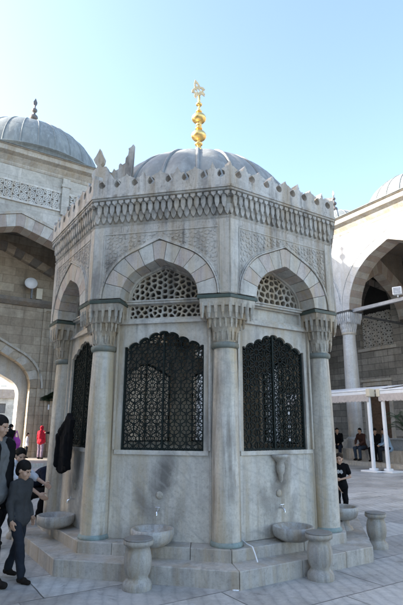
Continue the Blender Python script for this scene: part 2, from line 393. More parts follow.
# one face, local frame: x along the face, -y outward, apothem of panel plane 1.95, of upper wall plane 2.227
PA, UA = 1.95, 2.227
HW = PA*TAN; HU = UA*TAN
def scallop(hw, z0, zs, h, n=9):
    """window outline: straight sides, cusped (scalloped) head"""
    base = resample(pointed(0, hw, zs, h, 66), n)
    out = [(-hw, z0)]
    for i in range(n):
        a, b = base[i], base[i+1]; L = math.dist(a, b); mx, mz = (a[0]+b[0])/2, (a[1]+b[1])/2
        dx, dz = (b[0]-a[0])/2, (b[1]-a[1])/2
        nx, nz = -dz, dx
        for k in range(7):
            t = PI*k/6
            c, s_ = math.cos(t), math.sin(t)*.52
            p = (mx-dx*c+nx*s_, mz-dz*c+nz*s_)
            if k == 0 and i > 0: continue
            out.append(p)
    out.append((hw, z0)); return out
WZ0 = 1.315
win = scallop(.535, WZ0, 2.60, .205)
tym_in = pointed(0, .485, 3.225, .475)
def inside(p, poly):
    x, y = p; c = False; n = len(poly); j = n-1
    for i in range(n):
        xi, yi = poly[i]; xj, yj = poly[j]
        if (yi > y) != (yj > y) and x < (xj-xi)*(y-yi)/(yj-yi)+xi: c = not c
        j = i
    return c
def voronoi_holes(outline, pts, shrink=.76, rounds=2, inset=.96):
    """organic openings: Voronoi cells of points inside outline, shrunk and rounded"""
    cx = sum(p[0] for p in outline)/len(outline); cz = sum(p[1] for p in outline)/len(outline)
    out0 = [(cx+(p[0]-cx)*inset, cz+(p[1]-cz)*inset) for p in outline]
    res = []
    for p in pts:
        poly = out0[:]
        for q in pts:
            if q is p or math.dist(p, q) > .6: continue
            mx, mz = (p[0]+q[0])/2, (p[1]+q[1])/2; dx, dz = q[0]-p[0], q[1]-p[1]
            new = []
            for i in range(len(poly)):
                a, b = poly[i], poly[(i+1) % len(poly)]
                da = (a[0]-mx)*dx+(a[1]-mz)*dz; db = (b[0]-mx)*dx+(b[1]-mz)*dz
                if da <= 0: new.append(a)
                if (da < 0) != (db < 0) and abs(da-db) > 1e-12:
                    t = da/(da-db); new.append((a[0]+(b[0]-a[0])*t, a[1]+(b[1]-a[1])*t))
            poly = new
            if len(poly) < 3: break
        if len(poly) < 3: continue
        gx = sum(v[0] for v in poly)/len(poly); gz = sum(v[1] for v in poly)/len(poly)
        poly = [(gx+(v[0]-gx)*shrink, gz+(v[1]-gz)*shrink) for v in poly]
        for _ in range(rounds):
            new = []
            for i in range(len(poly)):
                a, b = poly[i], poly[(i+1) % len(poly)]
                if math.dist(a, b) < .004: new.append(a); continue
                new += [(a[0]*.75+b[0]*.25, a[1]*.75+b[1]*.25), (a[0]*.25+b[0]*.75, a[1]*.25+b[1]*.75)]
            poly = new
        A = sum(poly[i][0]*poly[(i+1) % len(poly)][1]-poly[(i+1) % len(poly)][0]*poly[i][1] for i in range(len(poly)))/2
        if abs(A) > 1.2e-4: res.append(poly)
    return res
def sym_points(outline, x1, z0, z1, dmin, seed):
    rnd = random.Random(seed); pts = []
    z = z0+dmin*.5
    while z < z1:                                     # openings up the middle axis
        if inside((0, z), outline): pts.append((0., z))
        z += dmin*1.25
    for _ in range(4000):
        p = (rnd.uniform(dmin*.5, x1), rnd.uniform(z0, z1))
        if inside((p[0], p[1]), outline) and all(math.dist(p, q) > dmin for q in pts): pts += [p]
    return pts+[(-x, z) for x, z in pts if x > 1e-6]

NF = 8
y_p = -PA; y_u = -UA
def make_face(k, style):
    rz = face_rz(k)
    def B(mb, name, mat, bevel=0, parent=F, lab=None):
        return mb.build(name, mat, parent, rz=rz if parent is F else 0, bevel=bevel)
    # marble slab under the window
    mb = MB(); mb.prism([(-HW+.0, .30), (HW-.0, .30), (HW, 1.30), (-HW, 1.30)], y_p-.004, y_p+.12)
    mb.box(-.60, .60, y_p-.03, y_p+.0, 1.262, WZ0-.001)
    B(mb, 'lower_slab', M['slab'], .003)
    # wall round the window, with scalloped head, up to the tympanum
    mb = MB()
    outer = [(-HW, WZ0-.012), (-.535, WZ0-.012)]+win[1:-1]+[(.535, WZ0-.012), (HW, WZ0-.012), (HW, 3.2), (-HW, 3.2)]
    win_line = [(-.535, WZ0-.012)]+[(p[0], p[1]) for p in win[1:-1]]+[(.535, WZ0-.012)]
    # split in left, right and head so the tessellation stays clean
    if style == 'band':
        hole = [(-.50, 2.985), (.50, 2.985), (.50, 3.165), (-.50, 3.165)]
    else: hole = [(-.49, 3.0), (.49, 3.0), (.49, 3.15), (-.49, 3.15)]
    mb.prism(outer, y_p, y_p+.13, [hole])
    B(mb, 'window_wall', M['marble'], .003)
    mb = MB()                                          # mouldings
    for s in (-1, 1):
        x = s*.665; mb.box(min(x, x+s*.022), max(x, x+s*.022), y_p-.02, y_p-.001, .30, 3.1)
        x = s*.60; mb.box(min(x, x+s*.03), max(x, x+s*.03), y_p-.034, y_p-.001, WZ0, 2.93)
    mb.box(-.66, .66, y_p-.045, y_p-.001, 2.905, 2.94); mb.box(-.62, .62, y_p-.03, y_p-.001, 2.941, 2.965)
    mb.box(-.60, .60, y_p-.04, y_p-.001, 3.172, 3.2); mb.box(-.62, .62, y_p-.055, y_p+.1, 3.2, 3.223)
    B(mb, 'moulding', M['marble'], .004)
    if style == 'band':
        hb = [(-.50, 2.985), (.50, 2.985), (.50, 3.165), (-.50, 3.165)]
        pts = sym_points(hb, .48, 2.99, 3.16, .058, 31+k)
        mb = MB(); mb.prism(hb, y_p+.03, y_p+.075, voronoi_holes(hb, pts, .74, 2, .975)); B(mb, 'pierced_band', M['pierced'])
    else:
        mb = MB(); mb.prism([(-.49, 3.0), (.49, 3.0), (.49, 3.15), (-.49, 3.15)], y_p+.05, y_p+.1); B(mb, 'sunk_panel', M['vouss_white'])
    # tympanum
    mb = MB(); to = pointed(0, .56, 3.22, .56, 64)
    ti = pointed(0, .475, 3.225, .445, 66)
    ol = [(-.56, 3.225)]+to[1:-1]+[(.56, 3.225)]
    mb.prism([p for p in to], y_p-.01, y_p+.10, [[(p[0]*.985, p[1]+.012) for p in ti]]) if False else None
    full = [(p[0], max(p[1], 3.224)) for p in to]
    pts = sym_points(ti, .46, 3.23, 3.70, .066 if style == 'band' else .072, 7+k)
    mb.prism(full, y_p+.01, y_p+.07, voronoi_holes(ti, pts, .74, 2, .985))
    B(mb, 'pierced_tympanum', M['pierced'])
    mb = MB(); band(mb, [(p[0]*1., p[1]) for p in pointed(0, .478, 3.225, .452, 66)], .03, y_p-.02, y_p+.012); B(mb, 'tympanum_rib', M['marble'], .004)
    # voussoir ring and its outer moulding
    inner = pointed(0, .51, 3.2, .505, 66); outer_l = pointed(0, .765, 3.2, .77, 66)
    mb = MB(); arch_ring(mb, inner, outer_l, 11, y_u-.012, y_p-.0, (0, 1)); B(mb, 'arch_ring', [M['vouss_white'], M['vouss_pink']], .004)
    mb = MB(); band(mb, pointed(0, .768, 3.2, .773, 66), .022, y_u-.03, y_u+.05); band(mb, pointed(0, .792, 3.2, .80, 66), .016, y_u-.016, y_u+.05)
    B(mb, 'arch_moulding', M['marble'], .004)
    # upper wall
    al = pointed(0, .80, 3.2, .806, 66)
    mb = MB(); mb.prism([(-HU, 3.2)]+[al[0]]+al[1:-1]+[al[-1]]+[(HU, 3.2), (HU, 4.2), (-HU, 4.2)], y_u, y_p-.0)
    uw = mb; mb = MB()                                          # flat strips framing the carved spandrels, knob at the apex
    for s in (-1, 1):
        x0, x1 = sorted((s*(HU-.135), s*(HU-.004))); mb.box(x0, x1, y_u-.006, y_u+.02, 3.21, 4.19)
        x0, x1 = sorted((s*(HU-.152), s*(HU-.141))); mb.box(x0, x1, y_u-.010, y_u+.02, 3.21, 4.10)
    mb.box(-HU+.155, HU-.155, y_u-.008, y_u+.02, 4.085, 4.10)
    B(mb, 'spandrel_frame', M['marble'], .003)
    # carved arabesque relief: scrolls and leaves in each spandrel
    mb = uw; rnd = random.Random(90+k)
    xe = HU-.165; arc_ = [p for p in pointed(0, .835, 3.2, .845, 66) if p[0] >= .02 and p[0] < xe]
    sp = [(.02, 4.07)]+[(.02, 3.2+.845)]+arc_+[(xe, 4.07)]
    z_lo = arc_[-1][1]; sp = [(.02, 4.07)]+arc_+[(xe, z_lo-.02), (xe, 4.07)]
    def vor(outline, dmin, seed):
        r2 = random.Random(seed); xs = [p[0] for p in outline]; zs_ = [p[1] for p in outline]; pts = []
        for _ in range(3500):
            p = (r2.uniform(min(xs), max(xs)), r2.uniform(min(zs_), max(zs_)))
            if inside(p, outline) and all(math.dist(p, q) > dmin for q in pts): pts.append(p)
        return pts
    pts = vor(sp, .046, 55+k)
    cells = voronoi_holes(sp, pts, .66, 2, 1.)
    cells = [c for c in cells if all(inside(p, sp) for p in c)]
    for c in cells:                                    # raised leaves of the interlace
        for s in (1, -1):
            q = [(s*x, z) for x, z in c]
            mb.prism(q, y_u-.007, y_u+.01)
    B(mb, 'upper_wall', M['carved'])
    # cusped cresting in front of dome
    RA = 2.494*C8; HA = RA*TAN
    yb0 = -(2.41*C8); yb1 = -RA
    # muqarnas frieze: slanted backing + two tiers of pendants
    mb = MB()
    zb, zt = 4.2, 4.6
    h0, h1 = -yb0*TAN, -yb1*TAN
    prof = [(yb0, zb), (yb0-.016, zb+.03), (yb0+.03, zb+.05), (yb1+.075, zt-.055), (yb1-.0, zt-.03), (yb1-.0, zt)]
    vs = []; npf = len(prof)
    for y, z in prof:
        h = -y*TAN; vs += [(-h, y, z), (h, y, z)]
    vs += [(-h1+.1, -1.95, zt), (h1-.1, -1.95, zt), (-.8, -1.95, zb), (.8, -1.95, zb)]
    fs = [(2*i, 2*i+1, 2*i+3, 2*i+2) for i in range(npf-1)]+[(10, 11, 13, 12), (12, 13, 15, 14), (14, 15, 1, 0)]
    mb.add(vs, fs)
    N = 21
    for tier in (0, 1, 2):
        for i in range(N+1 if tier == 1 else N):
            u = (i+(0 if tier == 1 else .5))/N
            z1 = (zb+.20, zt-.085, zt-.05)[tier]; z0 = (zb+.055, zb+.14, zt-.115)[tier]
            y1 = yb0+(yb1-yb0)*(.15, .62, 1.02)[tier]
            hh = h0+(h1-h0)*((z1-zb)/(zt-zb)); x = -hh+2*hh*u
            w = 2*hh/N*(.40, .34, .34)[tier]
            if abs(x) > hh-w*.3: continue
            zm = z0+(z1-z0)*.45
            P = [(x-w, z1), (x-w, zm), (x-w*.45, z0+.02), (x, z0), (x+w*.45, z0+.02), (x+w, zm), (x+w, z1)]
            mb.prism(P[::-1], y1+.002, y1+.06)
    B(mb, 'muqarnas_frieze', M['frieze'], .002)
    # parapet with comma-shaped cut-outs and palmettes
    mb = MB()
    mb.prism([(-HA, 4.6), (HA, 4.6), (HA, 4.635), (-HA, 4.635)], -RA-.014, -RA+.12)
    n = 4; W = 2*HA/n; out = []
    def comma(cx, cz, s):
        """comma notch outline from its mouth, anticlockwise side s"""
        pts = []
        r_ = .036
        for t in range(0, 13):
            a = R(115-25*t) if s > 0 else R(65+25*t)
            pts.append((cx+r_*math.cos(a), cz+r_*math.sin(a)))
        return pts
    for i in range(n):
        c = -HA+W*(i+.5)
        zt_ = 4.885; zc = 4.80
        Lc = comma(c-.115, zc, -1)                     # left comma: mouth at its top-right
        j1, j2 = rnd.uniform(-.012, .008), rnd.uniform(-.012, .008)
        top = [(c-W/2, 4.945+j1), (c-W/2+.014, 4.918), (c-W/2+.034, 4.900), (c-W/2+.058, 4.897), (c-W/2+.072, 4.885), (c-.150, 4.876), (c-.128, 4.872)]
        left = [(c-.118, 4.862), (c-.122, 4.850)]
        for t in range(11):
            a = R(108+28*t); left.append((c-.112+.052*math.cos(a), 4.797+.052*math.sin(a)))
        left += [(c-.095, 4.858), (c-.094, 4.868), (c-.075, 4.872), (c-.050, 4.862), (c-.040, 4.884), (c-.022, 4.888), (c-.026, 4.918), (c-.012, 4.935)]
        pal = [(c, 4.972+j2)]
        seq = top+left
        mir = [(2*c-p[0], p[1]) for p in seq][::-1]
        out += seq+pal+mir[:-1]
    out.append((HA, 4.965))
    out[0] = (-HA, 4.965)
    mb.prism([(-HA, 4.636)]+out+[(HA, 4.636)][::1] if False else [(-HA, 4.636), (HA, 4.636)]+out[::-1], -RA, -RA+.13)
    B(mb, 'cresting', M['cresting'], .003)
    # window lattice
    mb = MB(); D = (y_p+.045, y_p+.062)
    wo = win
    def seg(a, b, w=.0085, dd=D):
        L = math.dist(a, b); m = max(1, int(L/.025))
        for i in range(m):
            p = (a[0]+(b[0]-a[0])*i/m, a[1]+(b[1]-a[1])*i/m); q = (a[0]+(b[0]-a[0])*(i+1)/m, a[1]+(b[1]-a[1])*(i+1)/m)
            if inside(((p[0]+q[0])/2, (p[1]+q[1])/2), wo): mb.bar(p, q, w, dd)
    if style == 'band':                                # interlaced rosettes
        S = .152; rr = S*.50
        for r_ in range(-1, 14):
            for c_ in range(-5, 6):
                x = c_*S+(S/2 if r_ % 2 else 0); z = WZ0+r_*S*.866
                pts = [(x+rr*math.cos(2*PI*t/18), z+rr*math.sin(2*PI*t/18)) for t in range(19)]
                for a, b in zip(pts, pts[1:]): seg(a, b, .008)
                hx = [(x+rr*.45*math.cos(PI/6+PI/3*t), z+rr*.45*math.sin(PI/6+PI/3*t)) for t in range(7)]
                for a, b in zip(hx, hx[1:]): seg(a, b, .008)
                for t in range(6):
                    a_ = PI/6+PI/3*t; seg(hx[t], (x+S*.577*math.cos(a_), z+S*.577*math.sin(a_)), .008)
    else:                                              # six-fold star lattice with straight lines
        S = .158
        for r_ in range(-1, 12):
            for c_ in range(-5, 6):
                x = c_*S*.866; z = WZ0-.02+r_*S+(S/2 if c_ % 2 else 0)
                hx = [(x+S*.27*math.cos(PI/3*t), z+S*.27*math.sin(PI/3*t)) for t in range(7)]
                for a, b in zip(hx, hx[1:]): seg(a, b, .008)
                for t in range(6):
                    a_ = PI/6+PI/3*t; seg((x+S*.235*math.cos(a_), z+S*.235*math.sin(a_)), (x+S*.5*math.cos(a_), z+S*.5*math.sin(a_)), .010)
                for t in range(6):
                    a_ = PI/3*t; seg((x+S*.27*math.cos(a_), z+S*.27*math.sin(a_)), (x+S*.577*math.cos(a_), z+S*.577*math.sin(a_)), .007)
    lat = B(mb, 'window_lattice', M['grille'])
    mb = MB()                                          # frame of the lattice
    cx, cz = 0, 2.0
    innerw = [(p[0]*.955, cz+(p[1]-cz)*.968) for p in win]
    mb.prism(win, y_p+.035, y_p+.075, [innerw]); f = mb.build('lattice_frame', M['grille'], lat)
    mb = MB(); mb.bar((0, WZ0+.01), (0, 2.80), .02, (y_p+.03, y_p+.07)); mb.build('lattice_bar', M['grille'], lat)
    # tap above a basin
    mb = MB()
    mb.lathe([(.0, 0), (.045, 0), (.045, .01), (.025, .02), (.0, .02)], 16, (0, 0))
    vs = [(v[0], y_p-.004-v[2]*.8, .80+v[1]) for v in mb.v]; mb.v = vs
    B(mb, 'carved_boss', M['pierced']); mb = MB()
    mb.tube([(0, y_p, .635), (0, y_p-.07, .635), (0, y_p-.10, .62), (0, y_p-.105, .59)], .012, 8)
    mb.tube([(0, y_p-.055, .625), (0, y_p-.055, .672)], .008, 6); mb.tube([(-.03, y_p-.055, .672), (.03, y_p-.055, .672)], .008, 6)
    B(mb, 'tap', M['chrome'])
    # basin
    mb = MB(); by = -2.19; rb = .245; z = .475 if style == 'band' else .455
    pr = [(.10, .298), (.15, .305), (.205, .335), (rb-.012, z-.10), (rb, z-.05), (rb, z), (rb-.012, z+.006), (rb-.035, z), (rb-.05, z-.03), (.14, z-.085), (.03, z-.10), (.001, z-.10)]
    mb.lathe(pr, 36, (0, by))
    if k == 2: mb.lathe([(.16, .174), (.15, .20), (.11, .235), (.10, .30)], 28, (0, by), cap=False)
    B(mb, 'basin', M['bowl'], 0)
for k in range(8):
    make_face(k, 'band' if k % 2 == 0 else 'plain')
# carved corbel cup on the right-hand face and its drip
mb = MB()
mb.lathe([(.010, .93), (.028, .96), (.030, 1.02), (.05, 1.06), (.055, 1.12), (.045, 1.17), (.085, 1.21), (.118, 1.235), (.12, 1.262), (.10, 1.268), (.05, 1.25), (.001, 1.24)], 20, (0, y_p-.05))
mb.build('corbel_cup', M['bowl'], F, rz=face_rz(1))

# columns on the corners: shaft + collar + muqarnas capital + impost slab + base ring
def wedge(rc, half, back):
    """plan of the corner block: front corner at radius rc (local -y), running half along both faces, back to apothem 'back'"""
    a = R(22.5)
    def pt(s, d, side):   # s: distance from corner along face side, d: depth
        dirx, diry = side*math.cos(a), math.sin(a)
        nx, ny = -side*math.sin(a)*-1, math.cos(a)
        return (dirx*s - side*math.sin(a)*d, -rc+diry*s+math.cos(a)*d)
    d = rc*C8-back
    return [pt(0, 0, 1), pt(half, 0, 1), pt(half, d, 1), (0, -back/C8), pt(half, d, -1), pt(half, 0, -1)]
def make_column():
    mb = MB()
    pr = [(.168, .335), (.170, .40), (.168, 1.2), (.160, 1.9), (.143, 2.545)]
    mb.lathe(pr, 40, (0, -2.122))
    col = mb.build('column', M['shaft'], F)
    mb = MB(); mb.lathe([(.19, .299), (.195, .31), (.187, .33), (.178, .345), (.165, .35)], 36, (0, -2.122)); mb.build('base_ring', M['verdigris'], col)
    mb = MB(); mb.lathe([(.13, 2.535), (.158, 2.54), (.172, 2.56), (.172, 2.60), (.155, 2.615), (.12, 2.62)], 36, (0, -2.122)); mb.build('collar', M['ring'], col)
    # capital: stacked stalactite tiers
    mb = MB()
    W = wedge(UA/C8+.012, .41, PA-.01)
    cx, cy = 0, -2.122
    def plan(t):  # blend from circle r=.13 to the wedge outline
        n = 48; res = []
        cW = (0, sum(p[1] for p in W)/6)
        for i in range(n):
            a = -PI/2+2*PI*i/n
            c = (cx+.125*math.cos(a), cy+.125*math.sin(a))
            # ray hit on wedge
            d = (math.cos(a), math.sin(a)); best = None
            for j in range(6):
                p, q = W[j], W[(j+1) % 6]; ex, ey = q[0]-p[0], q[1]-p[1]
                den = d[0]*ey-d[1]*ex
                if abs(den) < 1e-9: continue
                tt = ((p[0]-cx)*ey-(p[1]-cy)*ex)/den; uu = ((p[0]-cx)*d[1]-(p[1]-cy)*d[0])/den
                if tt > 0 and -1e-6 <= uu <= 1+1e-6 and (best is None or tt < best): best = tt
            w = (cx+d[0]*best, cy+d[1]*best)
            res.append((c[0]+(w[0]-c[0])*t, c[1]+(w[1]-c[1])*t))
        return res
    tiers = [(2.62, 2.74, .0, .12), (2.74, 2.90, .16, .42), (2.90, 3.05, .58, .74), (3.05, 3.141, .93, .99)]
    for z0, z1, t0, t1 in tiers: mb.hprism(plan(t0), z0, z1, 0, plan(t1))
    for zt, zb, tt, n in ((2.80, 2.64, .12, 14), (2.955, 2.79, .46, 18), (3.085, 2.90, .86, 20)):
        P = plan(tt); per = resample(P+[P[0]], n*2)
        for i in range(n):
            x, y = per[2*i+(1 if n == 18 else 0)]
            if y > -PA+.03: continue
            w = math.dist(per[0], per[1])*.66; a = math.atan2(y-cy, x-cx)
            h = zt-zb
            for za, zc, f0, f1 in ((zb, zb+h*.30, .45, .62), (zb+h*.30, zb+h*.36, .62, .84), (zb+h*.36, zb+h*.72, .84, .92), (zb+h*.72, zt, .98, 1.08)):
                def sq(f): return [(x+w*f*math.cos(a+PI/4+q*PI/2), y+w*f*math.sin(a+PI/4+q*PI/2)) for q in range(4)]
                mb.hprism(sq(f0), za, zc, 0, sq(f1))
    mb.build('capital', M['pierced'], col)
    mb = MB(); mb.hprism(wedge(UA/C8+.022, .425, PA-.02), 3.140, 3.186, 0); mb.build('impost_slab', M['band'], col, bevel=.006)
    mb = MB(); mb.hprism(wedge(UA/C8-.04, .22, PA-.02), 3.186, 3.20, 0); mb.build('impost_bed', M['marble'], col)
    # back pier behind the shaft
    mb = MB(); mb.hprism([(-.24, -1.99), (.24, -1.99), (.2, -1.85), (-.2, -1.85)], .298, 3.11); 
    for s in (-1, 1): mb.lathe([(.022, .30), (.022, 3.1)], 10, (s*.165, -2.035))
    mb.build('corner_pier', M['marble'], col)
    return col
c0 = make_column(); c0.rotation_euler = (0, 0, corner_rz(0))
for k in range(1, 8): copy_tree(c0, F, rz=corner_rz(k))
# roof slab, inner floor, dome
mb = MB(); mb.hprism(octo(2.08), 4.2, 4.62); ring8(mb, 2.44, 2.05, 4.5, 4.618); mb.build('roof_slab', M['lead'], F)
mb = MB(); mb.hprism(octo(1.9), .1, .31); mb.build('inner_floor', M['step'], F)
mb = MB(); mb.hprism(octo(1.80), 4.60, 4.80); ribbed_dome(mb, 1.77, 1.52, 4.78, 20, .030, .035); 
dome = mb.build('lead_dome', M['lead'], F)
# interior water tank behind the lattices
mb = MB(); mb.lathe([(1.25, .30), (1.25, 1.15), (1.32, 1.17), (1.32, 1.25), (1.18, 1.25), (1.18, .9), (.001, .9)], 8, (0, 0), smooth=False); mb.build('water_tank', M['slab'], F)
# gilded finial
mb = MB()
zf = 6.50
def ball(zc, r, s=.85, n=8): return [(max(.018, r*math.cos(R(-80+160*i/n))), zc+r*s*math.sin(R(-80+160*i/n))) for i in range(n+1)]
pr = [(.15, zf-.42), (.12, zf-.34), (.05, zf-.25), (.045, zf+.06)]+ball(zf+.16, .065, .9)+[(.045, zf+.225)]+ball(zf+.275, .075, .6)+ball(zf+.45, .145, .72)+[(.05, zf+.56)]+ball(zf+.61, .07, .5)+[(.05, zf+.66), (.06, zf+.70)]+ball(zf+.83, .14, .72)+[(.045, zf+.94)]+ball(zf+.98, .06, .5)+[(.03, zf+1.02), (.024, zf+1.08)]+ball(zf+1.14, .062, .6)+[(.028, zf+1.20), (.02, zf+1.34), (.001, zf+1.35)]
mb.lathe(pr, 28)
fin = mb.build('finial', M['gold'], F)
mb = MB()                                              # pierced leaf-shaped crest, tilted
def rot2(p, a, c=(0, 0)): return (c[0]+p[0]*math.cos(a)-p[1]*math.sin(a), c[1]+p[0]*math.sin(a)+p[1]*math.cos(a))
leaf = [(0, -.05), (.05, -.02), (.10, -.07), (.13, -.03), (.10, .03), (.16, .05), (.13, .10), (.07, .12), (.05, .20), (.0, .27), (-.05, .20), (-.07, .12), (-.13, .10), (-.16, .05), (-.10, .03), (-.13, -.03), (-.10, -.07), (-.05, -.02)]
hs = [[(.0, .02), (.03, .05), (0, .10), (-.03, .05)], [(.055, .03), (.09, .06), (.06, .09), (.04, .06)], [(-.055, .03), (-.04, .06), (-.06, .09), (-.09, .06)], [(0, .13), (.025, .16), (0, .20), (-.025, .16)]]
A = R(14); leaf = [(p[0]*.85, p[1]*1.25) for p in leaf]; hs = [[(p[0]*.85, p[1]*1.25) for p in h] for h in hs]
mb.prism([rot2(p, A, (.0, zf+1.38)) for p in leaf], -.008, .008, [[rot2(p, A, (.0, zf+1.38)) for p in h] for h in hs])
mb.build('crest', M['gold_pale'], fin, bevel=.003)
# broken stone acroteria standing on the roof by the left corner
def acro(pts, th=.09):
    mb = MB(); mb.prism(pts, -th/2, th/2); return mb
p1 = [(35,300),(30,262),(22,235),(38,212),(52,204),(60,190),(40,176),(28,158),(44,142),(56,126),(70,104),(84,128),(104,156),(100,176),(84,190),(90,205),(108,198),(126,200),(136,214),(142,236),(158,238),(168,262),(176,300)]
p2 = [(168,300),(166,262),(172,240),(156,222),(154,196),(166,176),(180,188),(198,182),(200,158),(212,150),(226,160),(244,152),(246,124),(262,108),(266,84),(262,72),(280,66),(298,50),(294,170),(288,300)]
a1 = [((x-105)*.0023, (300-y)*.0034-.02) for x, y in p1]; a2 = [((x-228)*.0023, (300-y)*.0031-.02) for x, y in p2]
o = acro(a1).build('roof_ornament', M['cresting'], F, loc=(-1.43, -1.42, 5.12), rz=R(-12), bevel=.006)
o2 = acro(a2).build('roof_ornament', M['cresting'], F, loc=(-1.15, -1.36, 5.10), rz=R(-12), bevel=.006)
mb = MB(); mb.box(-.36, .34, -.09, .16, 4.6, 5.125); mb.build('ornament_base', M['cresting'], F, loc=(-1.28, -1.39, 0), rz=R(-12))
# hose lying on the step
mb = MB(); mb.tube([(1.10, -2.02, .33), (1.15, -2.22, .325), (1.20, -2.30, .315), (1.22, -2.36, .26), (1.24, -2.42, .19)], .0075, 8)
hose = mb.build('plastic_hose', M['white_paint'], None, loc=(FC[0]-.55, FC[1]+.05, 0)); tag(hose, 'short white plastic hose hanging over the upper fountain step', 'hose')

# ------------------------------------------------------------------ stone stools
def make_stool():
    e = empty('stone_stool')
    mb = MB()
    mb.lathe([(.150, 0), (.152, .03), (.145, .065), (.115, .095), (.108, .115), (.128, .15), (.143, .22), (.143, .29), (.128, .355), (.115, .385), (.125, .40), (.152, .415), (.156, .43), (.156, .452), (.148, .458)], 40)
    mb.build('pedestal', M['stool'], e)
    mb = MB(); mb.lathe([(.146, .456), (.152, .462), (.150, .472), (.138, .476), (.001, .473)], 40); mb.build('seat_disc', M['stool_top'], e)
    return e
st0 = make_stool()
G = 'turned marble stools around the fountain'
tag(st0, 'turned marble stool standing before the front basin, nearest the camera', 'stool', G); st0.location = (-.64, 5.38+.1, 0)
for loc, lab, sc in (((1.32, 5.84, 0), 'turned marble stool before the right-hand basin under the corbel cup', .97), ((2.45, 7.27, 0), 'turned marble stool farthest right, standing alone on the open paving', .93),
                     ((-2.72, 7.75, 0), 'turned marble stool at the left end of the steps behind the boy', .9)):
    c = copy_tree(st0, loc=loc, rz=random.uniform(0, 6)); c['label'] = lab; c.scale = (sc, sc, sc*1.03)

# ------------------------------------------------------------------ courtyard buildings
def frame_empty(name, th, dist, label, cat):
    n = (math.sin(R(th)), -math.cos(R(th)))
    e = empty(name, (FC[0]-n[0]*dist, FC[1]-n[1]*dist, 0), R(th)); return tag(e, label, cat)
def lattice_panel(mb, x0, x1, z0, z1, y0, y1, S=.26, w=.05):
    """white strapwork: overlapping hexagons and stars, clipped to a rectangle"""
    def seg(a, b):
        L = math.dist(a, b); m = max(1, int(L/.06))
        for i in range(m):
            p = (a[0]+(b[0]-a[0])*i/m, a[1]+(b[1]-a[1])*i/m); q = (a[0]+(b[0]-a[0])*(i+1)/m, a[1]+(b[1]-a[1])*(i+1)/m)
            mx, mz = (p[0]+q[0])/2, (p[1]+q[1])/2
            if x0 < mx < x1 and z0 < mz < z1: mb.bar(p, q, w, (y0, y1))
    nx = int((x1-x0)/(S*.866))+2; nz = int((z1-z0)/S)+2
    for c in range(nx):
        for r in range(-1, nz):
            x = x0+c*S*.866; z = z0+r*S+(S/2 if c % 2 else 0)
            hx = [(x+S*.42*math.cos(PI/3*t), z+S*.42*math.sin(PI/3*t)) for t in range(7)]
            for a, b in zip(hx, hx[1:]): seg(a, b)
            for t in range(6):
                a = PI/6+PI/3*t; seg((x, z), (x+S*.5*math.cos(a), z+S*.5*math.sin(a)))
def arcade_column(parent, x, y, z0, z1, r, plinth=True):
    mb = MB(); mb.lathe([(r*1.0, z0+.16), (r, z0+.5), (r*.99, (z0+z1)/2), (r*.88, z1)], 32, (x, y))
    c = mb.build('column', M['wcol'], parent)
    mb = MB(); mb.box(x-r*1.35, x+r*1.35, y-r*1.35, y+r*1.35, z0-.35, z0+.04); mb.lathe([(r*1.28, z0+.04), (r*1.3, z0+.09), (r*1.1, z0+.14), (r*1.0, z0+.17)], 32, (x, y)); mb.build('column_base', M['iron_lt'] if False else M['wcol'], c, bevel=.015)
    mb = MB(); mb.lathe([(r*.9, z1-.01), (r*1.02, z1+.03), (r*1.02, z1+.10), (r*.92, z1+.13)], 32, (x, y)); mb.build('collar', M['moulding'], c)
    mb = MB(); q = 1.38*r
    for i, (t, zz) in enumerate(((0, .12), (.3, .36), (.62, .60), (.9, .84))):
        h = r*.9+(q-r*.9)*t
        mb.hprism([(x-h, y-h*.98), (x+h, y-h*.98), (x+h, y+h*.98), (x-h, y+h*.98)] if t > .5 else [(x+h*math.cos(2*PI*k/16), y+h*math.sin(2*PI*k/16)) for k in range(16)], z1+zz, z1+zz+.25)
        n = 5+i
        for s in range(4):
            for k in range(n):
                u = -1+2*(k+.5)/n; a = s*PI/2
                px, py = u*h*1.02, -h*1.02
                X = x+px*math.cos(a)-py*math.sin(a); Y = y+px*math.sin(a)+py*math.cos(a)
                if t <= .5:
                    an = (s+ (k+.5)/n)*PI/2; X = x+h*math.cos(an); Y = y+h*math.sin(an)
                w = h/n*.85
                mb.lathe([(.01, z1+zz-.08), (w*.6, z1+zz), (w, z1+zz+.1), (w, z1+zz+.245)], 8, (X, Y), smooth=False)
    mb.build('capital', M['wcol'], c)
    mb = MB(); mb.box(x-q*1.1, x+q*1.1, y-q*1.1, y+q*1.1, z1+1.09, z1+1.15); mb.build('impost_slab', M['iron'], c, bevel=.01)
    return c
def plain_dome(parent, x, y, z0, r, h, ribs, finial_h, drum=.35, mat='lead_far', fin=True):
    mb = MB(); mb.lathe([(r*1.06, z0-drum), (r*1.06, z0-.05), (r*1.1, z0-.04), (r*1.1, z0), (r, z0+.01)], 48, (0, 0))
    ribbed_dome(mb, r, h, z0, ribs, .028, .004)
    d = mb.build('lead_dome', M[mat], parent, loc=(x, y, 0))
    if fin:
        mb = MB(); z = z0+h-.05; s = finial_h
        pr = [(.16*s, z), (.13*s, z+.1*s)]+ball(z+.24*s, .14*s, .8)+[(.05*s, z+.36*s)]+ball(z+.50*s, .11*s, .8)+[(.04*s, z+.62*s)]+ball(z+.72*s, .075*s, .9)+[(.025*s, z+.82*s), (.02*s, z+.9*s)]
        mb.lathe(pr, 16)
        cr = [(0, z+.84*s), (.045*s, z+.90*s), (.055*s, z+.97*s), (0, z+1.10*s), (-.055*s, z+.97*s), (-.045*s, z+.90*s)]
        mb.prism(cr, -.02, .02)
        mb.build('finial', M['finial_stone'], d)
    return d
